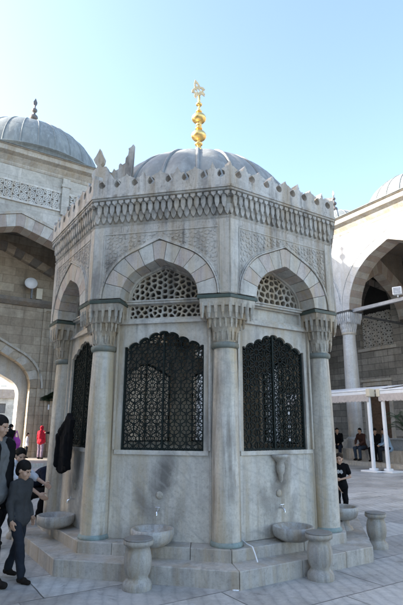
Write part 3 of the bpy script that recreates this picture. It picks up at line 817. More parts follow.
def arcade(P, bays, zs, apex, cols, z_wall, corn, thick=.85, ring=.55, nv=21, wallmat='facade', colz=None, phi=58, depth=5.2, ring_mats=('v_red', 'v_cream'), out_band=True, pier=False):
    """bays: (centre, half-span); front plane y=0, building towards +y"""
    x0 = min(c-a for c, a in bays)-.999; x1 = max(c+a for c, a in bays)+.999
    poly = []; rings = []
    top = [(x1, zs), (x1, z_wall), (x0, z_wall), (x0, zs)]
    line = []
    for c, a in sorted(bays):
        o = pointed(c, a+ring*.92, zs, apex-zs+ring*.95, phi); line += o
    mb = MB(); mb.prism([(x0, zs)]+line+[(x1, zs), (x1, z_wall), (x0, z_wall)], 0, thick)
    mb.build('wall', M[wallmat], P)
    for c, a in bays:
        mb = MB(); arch_ring(mb, pointed(c, a, zs, apex-zs, phi), pointed(c, a+ring*.92, zs, apex-zs+ring*.95, phi), nv, -.03, thick+.01, (0, 1), .006)
        mb.build('arch_ring', [M[ring_mats[0]], M[ring_mats[1]]], P)
        if wallmat == 'facade_w':
            mb = MB(); arch_ring(mb, pointed(c, a+.015, zs, apex-zs+.015, phi), pointed(c, a+ring*.93, zs, apex-zs+ring*.96, phi), nv, -.05, -.034, (0,), .004); mb.build('arch_facing', M['facade_w'], P)
        if out_band:
            mb = MB(); band(mb, pointed(c, a+ring*.92+.01, zs, apex-zs+ring*.95+.01, phi), .09, -.075, .02); band(mb, pointed(c, a+ring*.92+.12, zs, apex-zs+ring*.95+.12, phi), .04, -.04, .02)
            mb.build('arch_moulding', M['moulding'] if wallmat != 'facade_w' else M['facade_w'], P)
    return x0, x1
def cornice(P, x0, x1, z0, z1, out=.55):
    H = z1-z0
    mb = MB(); extr_x(mb, [(.3, z0), (-.02, z0), (-.06, z0+H*.12), (-.06, z0+H*.2), (-out*.35, z0+H*.42), (-out*.42, z0+H*.5), (-out*.8, z0+H*.62), (-out*.85, z0+H*.9), (-out, z0+H*.93), (-out, z1-.03), (.3, z1-.03)][::-1], x0, x1); mb.build('cornice', M['moulding'], P, bevel=.01)
    mb = MB(); extr_x(mb, [(.4, z1+.12), (.4, z1-.028), (-out-.04, z1-.028), (-out-.05, z1+.0)], x0, x1); mb.build('eaves_lead', M['lead_far'], P)

# ---- right-hand arcade
RT = frame_empty('domed_arcade', -57.4, 14.8, 'sunlit white domed arcade with tall columns beyond the right side of the fountain', 'arcade')
rb = [(-11.9, 1.75), (-6.5, 2.55), (-.3, 2.55), (5.9, 2.55), (12.1, 2.55)]
ZS, ZA = 7.38, 10.33
arcade(RT, rb, ZS, ZA, None, 11.45, None, .85, .50, 25, 'facade_w', phi=67, ring_mats=('v_red', 'v_cream'))
cornice(RT, -14.3, 15.6, 11.45, 12.25)
for x in (-9.6, -3.4, 2.8, 9.0): arcade_column(RT, x, .42, 1.0, 6.18, .36)
mb = MB(); mb.box(-14.3, 15.6, -.55, 6.4, -.1, .65); mb.build('platform', M['step'], RT, bevel=.02)
mb = MB(); mb.box(-14.3, 15.6, -1.35, -.54, -.1, .17); mb.build('platform_step', M['step'], RT, bevel=.015)
mb = MB(); mb.box(-8.1, -4.4, .1, .5, .652, 1.08); mb.box(-8.15, -4.35, .05, .55, 1.08, 1.14); mb.build('low_parapet', M['facade_w'], RT, bevel=.01)
# back wall with window, lunette and door openings
BY = 5.2
wo = [(c, 1.15) for c in (-11.6, -6.0, -.3, 5.9)]
holes = []
for c, a in wo:
    pa = pointed(c, a, 8.5, 2.2)
    holes.append([(c-a, 6.3)]+[(c+a, 6.3)]+pa[::-1])
    holes.append([(c-.95, .66), (c+.55, .66), (c+.55, 4.0), (c-.95, 4.0)])
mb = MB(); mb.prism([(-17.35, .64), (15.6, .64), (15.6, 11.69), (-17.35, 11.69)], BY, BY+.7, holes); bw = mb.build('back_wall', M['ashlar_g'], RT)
for c, a in wo:
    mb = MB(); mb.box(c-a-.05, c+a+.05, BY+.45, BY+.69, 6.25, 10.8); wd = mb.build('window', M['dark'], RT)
    mb = MB(); lattice_panel(mb, c-a, c+a, 6.3, 8.45, BY+.25, BY+.31, .36, .045); mb.build('window_grille', M['lattice_w'], wd)
    mb = MB(); mb.box(c-a-.2, c+a+.2, BY-.08, BY+.2, 6.1, 6.28); mb.build('window_sill', M['moulding'], wd)
    mb = MB(); mb.box(c-.95, c+.55, BY+.3, BY+.36, .66, 4.0)
    for i in range(4):
        for s in (0, 1): mb.box(c-.87+s*.72, c-.25+s*.72, BY+.27, BY+.3, .8+i*.8, 1.45+i*.8)
    dr = mb.build('door', M['wood'], RT, bevel=.01)
    mb = MB(); mb.box(c-1.2, c-.95, BY-.07, BY+.1, .66, 4.25); mb.box(c+.55, c+.8, BY-.07, BY+.1, .66, 4.25); mb.box(c-.95, c+.55, BY-.07, BY+.1, 4.0, 4.25); mb.box(c-1.3, c+.9, BY-.16, BY+.1, 4.25, 4.4); mb.build('door_frame', M['moulding'], dr, bevel=.01)
# vault: cross arches and ceiling
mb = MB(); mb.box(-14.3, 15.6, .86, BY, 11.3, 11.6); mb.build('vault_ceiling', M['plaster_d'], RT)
for x in (-9.6, -3.4, 2.8, 9.0):
    mb = MB(); pts_o = pointed(0, 2.9, ZS, 3.4); pts_i = pointed(0, 2.15, ZS, 2.6)
    arch_ring(mb, pts_i, pts_o, 17, -.3, .3, (0, 1), .006)
    mb.v = [(x+v[1], .85+2.15+v[0]*1.0, v[2]) for v in mb.v]
    # spandrel above
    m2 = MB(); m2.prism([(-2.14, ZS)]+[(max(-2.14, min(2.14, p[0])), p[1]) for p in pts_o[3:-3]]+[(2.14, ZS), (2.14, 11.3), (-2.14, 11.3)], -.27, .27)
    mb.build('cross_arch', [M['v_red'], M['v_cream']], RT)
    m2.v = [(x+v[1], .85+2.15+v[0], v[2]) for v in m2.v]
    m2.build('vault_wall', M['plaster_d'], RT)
for c, a in rb:
    mb = MB(); arch_ring(mb, pointed(c, 2.4, ZS, 2.9), pointed(c, 2.8, ZS, 3.35), 19, BY-.12, BY-.002, (0, 1), .006); mb.build('wall_arch', [M['v_red'], M['ashlar_g']], RT)
# tie beams and floodlight
mb = MB(); mb.box(-9.3, 9.0, .18, .34, 7.27, 7.43); mb.build('tie_beam', M['iron_lt'], RT)
for x in (-9.6, -3.4, 2.8):
    mb = MB(); mb.box(x-.05, x+.05, .7, BY, 7.28, 7.38); mb.build('tie_rod', M['iron'], RT)
mb = MB(); mb.box(-.2, .2, -.14, .14, .12, .48); mb.box(-.03, .03, -.03, .03, 0, .13); fl = mb.build('floodlight', M['white_paint'], RT, loc=(-6.35, .1, 7.43), rz=R(25), bevel=.02)
mb = MB(); mb.box(-.16, .16, -.155, -.139, .16, .44); mb.build('lamp_glass', M['iron_lt'], fl)
for x in (-6.5, -12.0, -.3, 5.9, 12.1): plain_dome(RT, x, 2.75, 12.15, 2.65 if x != -12. else 2.45, 2.3, 24, 1.5, .3, fin=True)
mb = MB(); mb.box(-14.3, 15.6, .3, 6.6, 11.7, 12.05); mb.build('roof', M['lead_far'], RT)

# ---- left-hand portal building
LF = frame_empty('domed_portal', 32.6, 14.2, 'tall stone portal building with striped arch, lattice panels and lead dome, behind left', 'building')
lz = 7.3; la = 10.15
arcade(LF, [(-.40, 3.6)], lz, la, None, 13.05, None, .8, .62, 27, 'facade', phi=73, ring_mats=('v_cream', 'v_red'), out_band=True)
arcade(LF, [(-8.352, 2.35), (-13.8, 2.35), (-19.1, 2.35)], 7.0, 9.7, None, 13.05, None, .8, .55, 21, 'facade')
arcade(LF, [(7.203, 2.0), (12., 2.0)], 7.0, 9.7, None, 13.05, None, .8, .55, 21, 'facade')
cornice(LF, -21., 14.6, 12.95, 13.68, .6)
for x in (-4.72, -11.15, -16.45, 3.75, 9.53, 14.4):
    if x in (-4.72, 3.75):
        mb = MB(); mb.box(x-.58, x+.58, .0, .82, .1, lz-.12); mb.box(x-.66, x+.66, -.06, .88, lz-.12, lz+.0); mb.build('pier', M['facade'], LF, bevel=.01)
    else: arcade_column(LF, x, .42, .55, 5.8, .34)
mb = MB(); mb.box(-21, 14.6, -.55, 3.19, -.1, .15); mb.build('platform', M['step'], LF, bevel=.015)
# balustrade lattice panels high on the wall
for x0, x1 in ((-4.2, 1.2), (1.72, 4.6)):
    mb = MB(); lattice_panel(mb, x0, x1, 11.36, 12.16, -.06, -.005, .40, .07)
    mb.box(x0-.08, x1+.08, -.075, -.005, 11.26, 11.36); mb.box(x0-.08, x1+.08, -.075, -.005, 12.16, 12.26); mb.build('lattice_panel', M['lattice_w'], LF)
    mb = MB(); mb.box(x0, x1, -.012, -.003, 11.36, 12.16); mb.build('panel_backing', M['plaster_d'], LF)  # flat dark sheet behind the strapwork, no recess is cut
for x in (1.46, -4.5, 4.9):
    mb = MB(); mb.box(x-.17, x+.17, -.14, .0, 11.1, 12.94); mb.box(x-.22, x+.22, -.17, 0, 12.5, 12.62); mb.build('pilaster', M['facade'], LF)
# back wall with gateway
gy = 3.2; gc = -1.30; gh = 2.72
gp = pointed(gc, gh, 3.35, 2.3, 62)
mb = MB(); mb.prism([(-21, .0)]+[(gc-gh, .0)]+gp+[(gc+gh, .0), (19.9, .0), (19.9, 12.6), (-21, 12.6)], gy, gy+1.3)
lbw = mb
mb = MB(); gi = pointed(gc, 2.35, 3.0, 1.75, 62)
mb.prism([(gc-gh, .0), (gc-2.35, 0)]+gi+[(gc+2.35, .0), (gc+gh, .0)]+gp[::-1], gy+.55, gy+1.29); mb.build('gate_surround', M['v_cream'], LF)
mb = MB(); arch_ring(mb, pointed(gc, gh, 3.35, 2.3, 62), pointed(gc, gh+.42, 3.35, 2.72, 62), 19, gy-.05, gy+.1, (0, 1), .006); band(mb, pointed(gc, gh+.5, 3.35, 2.8, 62), .1, gy-.1, gy+.01, 1); mb.build('gate_arch', [M['ashlar'], M['moulding']], LF)
mb = lbw
for x in (1.75, 2.15, 2.42): mb.box(x, x+.12, gy-.1, gy-.001, .15, 7.2)
mb.box(1.75, 8, gy-.1, gy-.001, 7.2, 7.32)
for x in (-5.3, -5.7): mb.box(x-.1, x, gy-.1, gy-.001, .15, 7.2)
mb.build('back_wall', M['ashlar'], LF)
mb = MB(); extr_x(mb, [(gy, 7.32), (gy-.1, 7.34), (gy-.3, 7.5), (gy-.34, 7.6), (gy-.34, 7.66), (gy, 7.7)][::-1], -20, 14.); mb.build('string_course', M['iron'] if False else M['plaster_d'], LF)
mb = MB(); arch_ring(mb, pointed(-.55, 3.3, 7.7, 2.3, 68), pointed(-.55, 3.75, 7.7, 2.75, 68), 21, gy-.3, gy-.002, (0, 1), .008); mb.build('wall_arch', [M['plaster_d'], M['ashlar']], LF)
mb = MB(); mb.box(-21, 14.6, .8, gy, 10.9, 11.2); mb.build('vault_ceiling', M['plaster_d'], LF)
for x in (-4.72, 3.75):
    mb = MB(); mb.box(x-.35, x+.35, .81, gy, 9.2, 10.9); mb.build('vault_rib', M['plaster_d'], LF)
mb = MB(); mb.box(-21, 20, .3, 4.6, 12.9, 13.2); mb.build('roof', M['lead_far'], LF)
plain_dome(LF, .5, 4.2, 14.35, 3.9, 3.15, 30, 2.1, .7)
mb = MB(); mb.box(-4.3, 5.3, 4.61, 8.6, 12.9, 13.7); mb.build('porch_roof', M['lead_far'], LF)
for x in (-4.0, 5.0): arcade_column(LF, x, 8.1, .55, 11.7, .36)

for x in (-7.6, -13, -18.4, 6.6, 11.6): plain_dome(LF, x, 2.4, 13.3, 2.2, 2.3, 24, 1.0, .3)
# white clock disc on its post, and a loudspeaker, on the string course
mb = MB(); mb.lathe([(.001, -.05), (.30, -.05), (.31, 0), (.30, .05), (.001, .06)], 28); mb.v = [(v[0], v[2], v[1]*.9) for v in mb.v]
mb.build('clock_disc', M['white_paint'], LF, loc=(.92, 2.75, 8.42)); 
mb = MB(); mb.box(.04+.92, .12+.92, 2.75, 2.85, 7.66, 8.2); mb.build('disc_post', M['iron'], LF)
mb = MB(); mb.box(1.25, 1.55, 2.86, 3.1, 7.70, 8.25); mb.build('loudspeaker', M['cream_paint'], LF, bevel=.02)
mb = MB(); mb.box(2.35, 2.75, gy-.06, gy-.002, 2.35, 2.6); sg = mb.build('wall_sign', M['white_paint'], None, loc=LF.location, rz=R(32.6), bevel=.01); tag(sg, 'small blank white sign on the tan stone wall behind the fountain', 'sign')
mb = MB()
rnd = random.Random(3)
for i in range(26):
    a = rnd.uniform(-.5, .6); l = rnd.uniform(.35, .8); x, z = rnd.uniform(1.9, 2.2), rnd.uniform(2.75, 2.9)
    mb.add([(x, gy-.1, z), (x+l*.5, gy-.2-rnd.random()*.2, z+l*.2+a*.3), (x+l*1.0, gy-.15, z+l*.35+a*.2), (x+l*.5, gy-.12, z+l*.1)], [(0, 1, 2, 3)])
mb.tube([(1.95, gy, 2.8), (2.1, gy-.12, 2.85), (2.9, gy-.15, 3.12)], .012, 6)
wp = mb.build('hanging_branch', simple('dark_leaf', (.04,.06,.03), .7), None, loc=LF.location, rz=R(32.6)); tag(wp, 'dark leafy branch sticking out of the tan wall above the small sign', 'plant')

# ---- what shows through the gate
db = empty('distant_building', (-30, 66, 0), R(20)); tag(db, 'pale low building far beyond the open gateway on the left', 'building')
mb = MB(); mb.prism([(-9, 0), (9, 0), (9, 5.2), (-9, 5.2)], 0, 8, [[(x, z), (x+1.1, z), (x+1.1, z+1.3), (x, z+1.3)] for x in (-7.5, -5, -2.5, 0, 2.5, 5) for z in (1.0, 3.2)]); mb.build('wall', M['facade'], db)
mb = MB(); mb.box(-8.8, 8.8, .3, .5, .2, 5.0); mb.build('window_glass', M['iron'], db)
mb = MB(); mb.prism([(-9.4, 5.2), (9.4, 5.2), (8, 6.4), (-8, 6.4)], -.4, 8.4); mb.build('roof', M['v_red'], db)
sl_ = empty('street_lamp', (-21.2, 50, 0)); tag(sl_, 'thin street lamp standing outside beyond the left gateway', 'lamp')
mb = MB(); mb.lathe([(.12, 0), (.10, .4), (.06, .6), (.045, 5.2)], 12); mb.tube([(0, 0, 5.15), (.3, 0, 5.5), (.9, 0, 5.55)], .035, 6); mb.build('pole', M['iron'], sl_)
mb = MB(); mb.box(.7, 1.25, -.12, .12, 5.48, 5.58); mb.build('lamp_head', M['iron_lt'], sl_, bevel=.02)

# ---- unseen wing closing the court on the left, added and sized to shade the fountain
SW = empty('shade_wing', (FC[0]-15*math.cos(R(32.6)), FC[1]-15*math.sin(R(32.6)), 0), R(32.6+90)); tag(SW, 'unseen domed stone arcade closing the courtyard on its far left, added to shade the fountain', 'arcade')
# local +y points away from court (towards -T_L)
mb = MB(); sb = [(c, 2.3) for c in (-17, -11.5, -6, -.5, 5, 10.5)]
line = []
for c, a in sb: line += pointed(c, a, 7, 2.8)
mb.prism([(-20, 7)]+line+[(14, 7), (14, 12.9), (-20, 12.9)], 0, .8); mb.build('wall', M['facade'], SW)
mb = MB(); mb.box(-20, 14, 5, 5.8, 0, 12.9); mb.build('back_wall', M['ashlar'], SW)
mb = MB(); mb.box(-20, 14, .3, 5.8, 12.9, 13.3); mb.build('roof', M['lead_far'], SW)
cornice(SW, -20, 14, 12.9, 13.5)
for x in (-14.25, -8.75, -3.25, 2.25, 7.75): arcade_column(SW, x, .42, .55, 5.8, .34)
for x in (-17, -11.5, -6, -.5, 5, 10.5): plain_dome(SW, x, 3.1, 13.3, 2.3, 1.2, 20, .9, .2)

# ------------------------------------------------------------------ awnings on the right
def awning(s0, s1, d, label, post_at):
    e = empty('awning', (0, 0, 0), R(-57.4)); tag(e, label, 'awning', 'white awnings by the arcade')
    n = (math.sin(R(-57.4)), -math.cos(R(-57.4))); T = (math.cos(R(-57.4)), math.sin(R(-57.4)))
    e.location = (FC[0]-n[0]*d+T[0]*s0, FC[1]-n[1]*d+T[1]*s0, 0); W = s1-s0
    mb = MB(); mb.box(0, W, -.09, .07, 2.82, 2.98); mb.box(0, W, -.11, .09, 2.98, 3.04); mb.build('front_rail', M['white_paint'], e, bevel=.02)
    mb = MB()
    n_ = int(W/.16); pts = [(W, 2.86), (0, 2.86)]
    for i in range(n_):
        for t in range(5):
            a = PI*t/4; pts.append((W*(i+.5-.5*math.cos(a))/n_, 2.62-.045*math.sin(a)))
    mb.prism(pts[::-1], -.10, -.092); mb.build('valance', cloth('valance_cloth', (.52,.46,.42)), e)
    mb = MB(); mb.add([(0, -.05, 3.0), (W, -.05, 3.0), (W, 2.3, 3.35), (0, 2.3, 3.35), (0, -.05, 2.985), (W, -.05, 2.985), (W, 2.3, 3.335), (0, 2.3, 3.335)], [(0,1,2,3), (7,6,5,4), (0,4,5,1), (3,2,6,7), (0,3,7,4), (1,5,6,2)]); mb.build('canopy', M['white_paint'], e)
    mb = MB()
    for x in (.02, W-.06):
        mb.box(x, x+.05, 0, 2.3, 2.9, 2.95)
    mb.build('side_arm', M['white_paint'], e)
    mb = MB()
    for x in (0, W):
        mb.box(x-.09, x+.09, -.13, .2, 2.76, 3.06)
    mb.build('end_bracket', M['cream_paint'], e, bevel=.02)
    for x in (post_at, W-post_at):
        mb = MB(); mb.box(x-.055, x+.055, -.055, .055, .06, 2.8); p = mb.build('post', M['white_paint'], e, bevel=.01)
        mb = MB(); mb.box(x-.38, x+.38, -.30, .42, 0, .055); mb.box(x-.12, x+.12, -.12, .12, .055, .13); mb.build('base_plate', M['white_paint'], p, bevel=.01)
    return e
awning(-10.3, -5.62, 11.45, 'white awning with pale scalloped valance nearer the fountain column', .08)
awning(-5.40, -.4, 11.75, 'white awning with pale scalloped valance running off the right edge', .12)

# potted palm behind the parapet
def palm(loc, label):
    e = empty('palm_plant', loc); tag(e, label, 'plant')
    mb = MB(); mb.lathe([(.22, 0), (.30, .45), (.33, .48), (.33, .52), (.28, .52), (.25, .45), (.001, .45)], 20); mb.build('pot', simple('terracotta', (.25,.12,.07), .8), e)
    rnd = random.Random(8); mb = MB()
    for i in range(26):
        a = 2*PI*i/26+rnd.uniform(-.1, .1); L = rnd.uniform(1.0, 1.5); up = rnd.uniform(.5, 1.3)
        P = [Vector((math.cos(a)*L*t*.9, math.sin(a)*L*t*.9, .5+up*math.sin(t*2.1)*.95)) for t in [k/10 for k in range(11)]]
        mb.tube(P, .012, 5, r1=.004)
        for j in range(2, 11):
            d = (P[j]-P[j-1]).normalized(); sd = d.cross(Vector((0, 0, 1))).normalized()
            for s in (-1, 1):
                for q in (0, .5):
                    b = P[j-1].lerp(P[j], q); tip = b+sd*s*.26*(1-.04*j)+d*.16+Vector((0, 0, -.07)); w = d*.018
                    mb.add([b-w, b+w, tip], [(0, 1, 2)])
    mb.build('fronds', simple('palm_green', (.04,.08,.035), .55), e)
    return e
n = (math.sin(R(-57.4)), -math.cos(R(-57.4))); T = (math.cos(R(-57.4)), math.sin(R(-57.4)))
def RP(s, d, z=0): return (FC[0]-n[0]*d+T[0]*s, FC[1]-n[1]*d+T[1]*s, z)
palm(RP(-7.35, 16.3, .65), 'leafy green palm in a pot behind the low white parapet at right')

# ------------------------------------------------------------------ people
def capsule(bm, p0, p1, r0, r1, seg=12):
    p0 = Vector(p0); p1 = Vector(p1)
    for p, r in ((p0, r0), (p1, r1)):
        bmesh.ops.create_uvsphere(bm, u_segments=seg, v_segments=8, radius=r, matrix=Matrix.Translation(p))
    d = p1-p0
    if d.length > 1e-4:
        q = d.to_track_quat('Z', 'Y').to_matrix().to_4x4()
        bmesh.ops.create_cone(bm, cap_ends=True, segments=seg, radius1=r0, radius2=r1, depth=d.length, matrix=Matrix.Translation((p0+p1)/2) @ q)
def ell(bm, c, r, rot=None, seg=16):
    m = Matrix.Translation(Vector(c)) @ (rot or Matrix.Identity(4)) @ Matrix.Diagonal((*r, 1))
    bmesh.ops.create_uvsphere(bm, u_segments=seg, v_segments=12, radius=1, matrix=m)
def fuse(bm, name, mat, parent, voxel, smooth=4, wrinkle=0):
    me = bpy.data.meshes.new(name+'_raw'); bm.to_mesh(me); bm.free()
    t = bpy.data.objects.new('fuse_work', me); COL.objects.link(t)
    r = t.modifiers.new('r', 'REMESH'); r.mode = 'VOXEL'; r.voxel_size = voxel
    s = t.modifiers.new('s', 'SMOOTH'); s.factor = .5; s.iterations = smooth
    dg = bpy.context.evaluated_depsgraph_get(); dg.update()
    me2 = bpy.data.meshes.new_from_object(t.evaluated_get(dg)); me2.name = name
    bpy.data.objects.remove(t); bpy.data.meshes.remove(me)
    if wrinkle:
        off = Vector((random.uniform(0, 50), 0, 0)); nrm = [v.normal.copy() for v in me2.vertices]
        for v, nn in zip(me2.vertices, nrm):
            p = v.co; q = Vector((p.x*10, p.y*10, p.z*11+p.x*6))+off
            v.co = p+nn*((mnoise.noise(q)+.25)*wrinkle+mnoise.noise(q*2.3)*wrinkle*.35)
    me2.materials.clear(); me2.materials.append(mat)
    for p in me2.polygons: p.use_smooth = True
    o = bpy.data.objects.new(name, me2); COL.objects.link(o); o.parent = parent
    return o
def V(*a): return Vector(a)
def std_pose(H):
    k = H/1.75
    P = dict(pelvis=V(0,0,.95), waist=V(0,0,1.10), chest=V(0,0,1.30), neck=V(0,.01,1.47), head=V(0,-.015,1.62),
             sl=V(.18,0,1.42), sr=V(-.18,0,1.42), el=V(.22,.02,1.13), er=V(-.22,.02,1.13), wl=V(.23,-.06,.88), wr=V(-.23,-.06,.88),
             hl=V(.09,0,.92), hr=V(-.09,0,.92), kl=V(.10,-.02,.50), kr=V(-.10,-.02,.50), al=V(.10,.02,.085), ar=V(-.10,.02,.085))
    return {a: b*k for a, b in P.items()}, k
def person(loc, rz, H, label, pose=None, look=0, tilt=0, skin='skin', hair='hair', top=('c_grey', 'long'), legs='c_jeans', shoes='c_leather', extra=None, voxel=.010, group=None, scarf=None, skirt=None, girth=1.0, hands=True, headscale=1.0, coat=None, toe=None):
    e = empty('person', loc, rz); tag(e, label, 'person', group)
    P, k = std_pose(H)
    for a, b in (pose or {}).items(): P[a] = Vector(b)*k
    hs = k*headscale
    Rh = (Matrix.Rotation(look, 4, 'Z') @ Matrix.Rotation(tilt, 4, 'X'))
    def hp(x, y, z): return P['head']+(Rh.to_3x3() @ Vector((x, y, z)))*hs
    g = girth*k
    up = (P['chest']-P['pelvis']).normalized()
    side = (P['sl']-P['sr']).normalized()
    hip_side = (P['hl']-P['hr']).normalized()
    def torso(bm, add, sleeve):
        capsule(bm, P['pelvis']+hip_side*.06*k, P['pelvis']-hip_side*.06*k, .105*g+add, .105*g+add)
        capsule(bm, P['pelvis']+hip_side*.05*k, P['waist']+hip_side*.045*k, .105*g+add, .088*g+add); capsule(bm, P['pelvis']-hip_side*.05*k, P['waist']-hip_side*.045*k, .105*g+add, .088*g+add)
        for s in (1, -1): capsule(bm, P['waist']+side*s*.045*k, P['chest']+side*s*.07*k, .088*g+add, .098*g+add)
        capsule(bm, P['chest']+side*.07*k, P['chest']-side*.07*k, .098*g+add, .098*g+add)
        for S in ('sl', 'sr'): capsule(bm, P['chest']+(P[S]-P['chest'])*.45, P[S], .080*g+add, .050*g+add)
        capsule(bm, P['sl']*.5+P['chest']*.5, P['sr']*.5+P['chest']*.5, .08*g+add, .08*g+add)
        capsule(bm, P['sl'].lerp(P['neck'], .45), P['sr'].lerp(P['neck'], .45), .042*k+add, .042*k+add)
    # --- body: one continuous surface
    bm = bmesh.new()
    torso(bm, -.022*k, 0)
    capsule(bm, P['chest'].lerp(P['neck'], .7), hp(0, .012, -.06), .062*k, .052*k)
    for s in ('l', 'r'):
        capsule(bm, P['s'+s], P['e'+s], .040*g, .034*k); capsule(bm, P['e'+s], P['w'+s], .034*k, .025*k)
        capsule(bm, P['h'+s], P['k'+s], .070*g, .048*k); capsule(bm, P['k'+s], P['a'+s], .048*k, .034*k)
        d = (P['w'+s]-P['e'+s]).normalized(); fw = (P['k'+s]-P['a'+s])
        td = (toe or {}).get(s, V(0, -1, 0)).normalized()
        capsule(bm, P['a'+s]+V(0, 0, -.04*k), P['a'+s]+td*.14*k+V(0, 0, -.05*k), .035*k, .03*k)
        # hand: palm, four fingers, thumb
        inw = side*(-1 if s == 'l' else 1)
        fr = d.cross(inw).normalized(); 
        if fr.dot(V(0, -1, 0)) < 0: fr = -fr
        w = P['w'+s]
        capsule(bm, w, w+d*.05*k, .024*k, .026*k)
        capsule(bm, w+d*.045*k+fr*.022*k, w+d*.085*k+fr*.026*k, .017*k, .015*k); capsule(bm, w+d*.045*k-fr*.022*k, w+d*.08*k-fr*.026*k, .017*k, .015*k)
        if hands:
            for i, ln in enumerate((.070, .080, .074, .056)):
                b = w+d*.09*k+fr*(.030-.020*i)*k; m = b+d*ln*.5*k+inw*.010*k; t = m+d*ln*.42*k+inw*.022*k
                capsule(bm, b, m, .0095*k, .0088*k, 8); capsule(bm, m, t, .0088*k, .0078*k, 8)
            b = w+d*.03*k+fr*.03*k; m = b+d*.032*k+fr*.028*k+inw*.008*k; capsule(bm, b, m, .0125*k, .011*k, 8); capsule(bm, m, m+d*.034*k+fr*.006*k+inw*.01*k, .011*k, .0085*k, 8)
    # head: skull, jaw, nose, lips, brow, cheeks, ears
    ell(bm, hp(0, .012, .025), (.074*hs, .092*hs, .093*hs), Rh)
    ell(bm, hp(0, -.018, -.045), (.060*hs, .069*hs, .064*hs), Rh)
    ell(bm, hp(0, -.060, -.088), (.026*hs, .022*hs, .020*hs), Rh)
    capsule(bm, hp(0, -.080, .008), hp(0, -.100, -.028), .009*hs, .013*hs, 8)
    for s in (-1, 1):
        ell(bm, hp(s*.012, -.098, -.034), (.010*hs, .010*hs, .008*hs), Rh, 8)
        ell(bm, hp(s*.034, -.048, -.030), (.032*hs, .034*hs, .034*hs), Rh)
        capsule(bm, hp(s*.012, -.077, .024), hp(s*.045, -.063, .024), .010*hs, .009*hs, 8)
        ell(bm, hp(s*.076, .010, -.005), (.010*hs, .020*hs, .032*hs), Rh @ Matrix.Rotation(s*.3, 4, 'Z'))
    capsule(bm, hp(-.018, -.084, -.060), hp(.018, -.084, -.060), .0085*hs, .0085*hs, 8); capsule(bm, hp(-.014, -.082, -.071), hp(.014, -.082, -.071), .0085*hs, .0085*hs, 8)
    fuse(bm, 'body', M[skin], e, max(voxel*.75, .0055), 2)
    for s in (-1, 1):
      bm = bmesh.new(); ell(bm, hp(s*.031, -.0800, .006), (.014*hs, .007*hs, .0065*hs), Rh, 10)
      me = bpy.data.meshes.new('eye'); bm.to_mesh(me); bm.free(); me.materials.append(M['eye']); o = bpy.data.objects.new('eye', me); COL.objects.link(o); o.parent = e
    # hair or scarf
    bm = bmesh.new()
    if scarf:
        ell(bm, hp(0, .020, .03), (.100*hs, .108*hs, .112*hs), Rh); ell(bm, hp(0, .02, -.07), (.082*hs, .085*hs, .09*hs), Rh)
        capsule(bm, P['neck']+V(0, .02*k, -.01), P['chest']+V(0, -.03*k, .05*k), .10*k, .15*k); capsule(bm, P['sl']*.8+P['chest']*.2, P['sr']*.8+P['chest']*.2, .09*k, .09*k)
        capsule(bm, P['neck']+V(0, .05*k, -.03), P['waist']+V(0, .06*k, .05*k), .10*k, .12*k)
        fuse(bm, 'headscarf', M[scarf], e, voxel*1.2, 3, .008)
    else:
        ell(bm, hp(0, .022, .043), (.082*hs, .097*hs, .087*hs), Rh); ell(bm, hp(0, .048, -.005), (.076*hs, .064*hs, .080*hs), Rh)
        for s in (-1, 1): ell(bm, hp(s*.062, .022, .02), (.020*hs, .035*hs, .045*hs), Rh)
        fuse(bm, 'hair', M[hair], e, max(.006, voxel*.7), 1, .006)
    # shirt / jacket
    if top:
        bm = bmesh.new(); ad = .016*k; torso(bm, ad, 0)
        for s in ('l', 'r'):
            if top[1] == 'long': capsule(bm, P['s'+s], P['e'+s], .066*g, .055*k); capsule(bm, P['e'+s], P['e'+s].lerp(P['w'+s], .93), .055*k, .040*k)
            elif top[1] == 'rolled': capsule(bm, P['s'+s], P['e'+s], .066*g, .055*k); capsule(bm, P['e'+s], P['e'+s].lerp(P['w'+s], .25), .055*k, .052*k)
            else: capsule(bm, P['s'+s], P['s'+s].lerp(P['e'+s], .62), .066*g, .060*k)
        if skirt is None: capsule(bm, P['pelvis']+hip_side*.06*k-up*.06*k, P['pelvis']-hip_side*.06*k-up*.06*k, .137*g, .137*g)
        fuse(bm, 'jacket' if top[0] in ('c_black', 'c_brown') and top[1] == 'long' else 'shirt', M[top[0]], e, voxel, 2, .012)
    if coat:                                           # open jacket over the shirt: back and sides only
        bm = bmesh.new(); fwd = side.cross(up).normalized(); 
        if fwd.dot(P['head']+Rh.to_3x3() @ V(0, -1, 0)*.1-P['neck']) < 0: pass
        for s, S in ((1, 'l'), (-1, 'r')):
            capsule(bm, P['s'+S]+V(0, .01, 0), P['e'+S], .078*g, .066*k); capsule(bm, P['e'+S], P['e'+S].lerp(P['w'+S], .92), .066*k, .050*k)
            capsule(bm, P['chest']+side*s*.125*k+up*.08*k+V(0,-.035*k,0), P['pelvis']+side*s*.125*k-up*.14*k+V(0,-.035*k,0), .095*k, .10*k)
            capsule(bm, P['chest']+side*s*.09*k+V(0, .03*k, 0), P['pelvis']+side*s*.08*k+V(0, .05*k, -.12*k), .105*k, .11*k)
            capsule(bm, P['s'+S].lerp(P['neck'], .5)+V(0, .015, 0), P['s'+S], .062*k, .070*k)
        capsule(bm, P['chest']+V(0, .05*k, .05*k), P['pelvis']+V(0, .06*k, -.1*k), .10*k, .10*k)
        fuse(bm, 'jacket', M[coat], e, voxel, 2, .012)
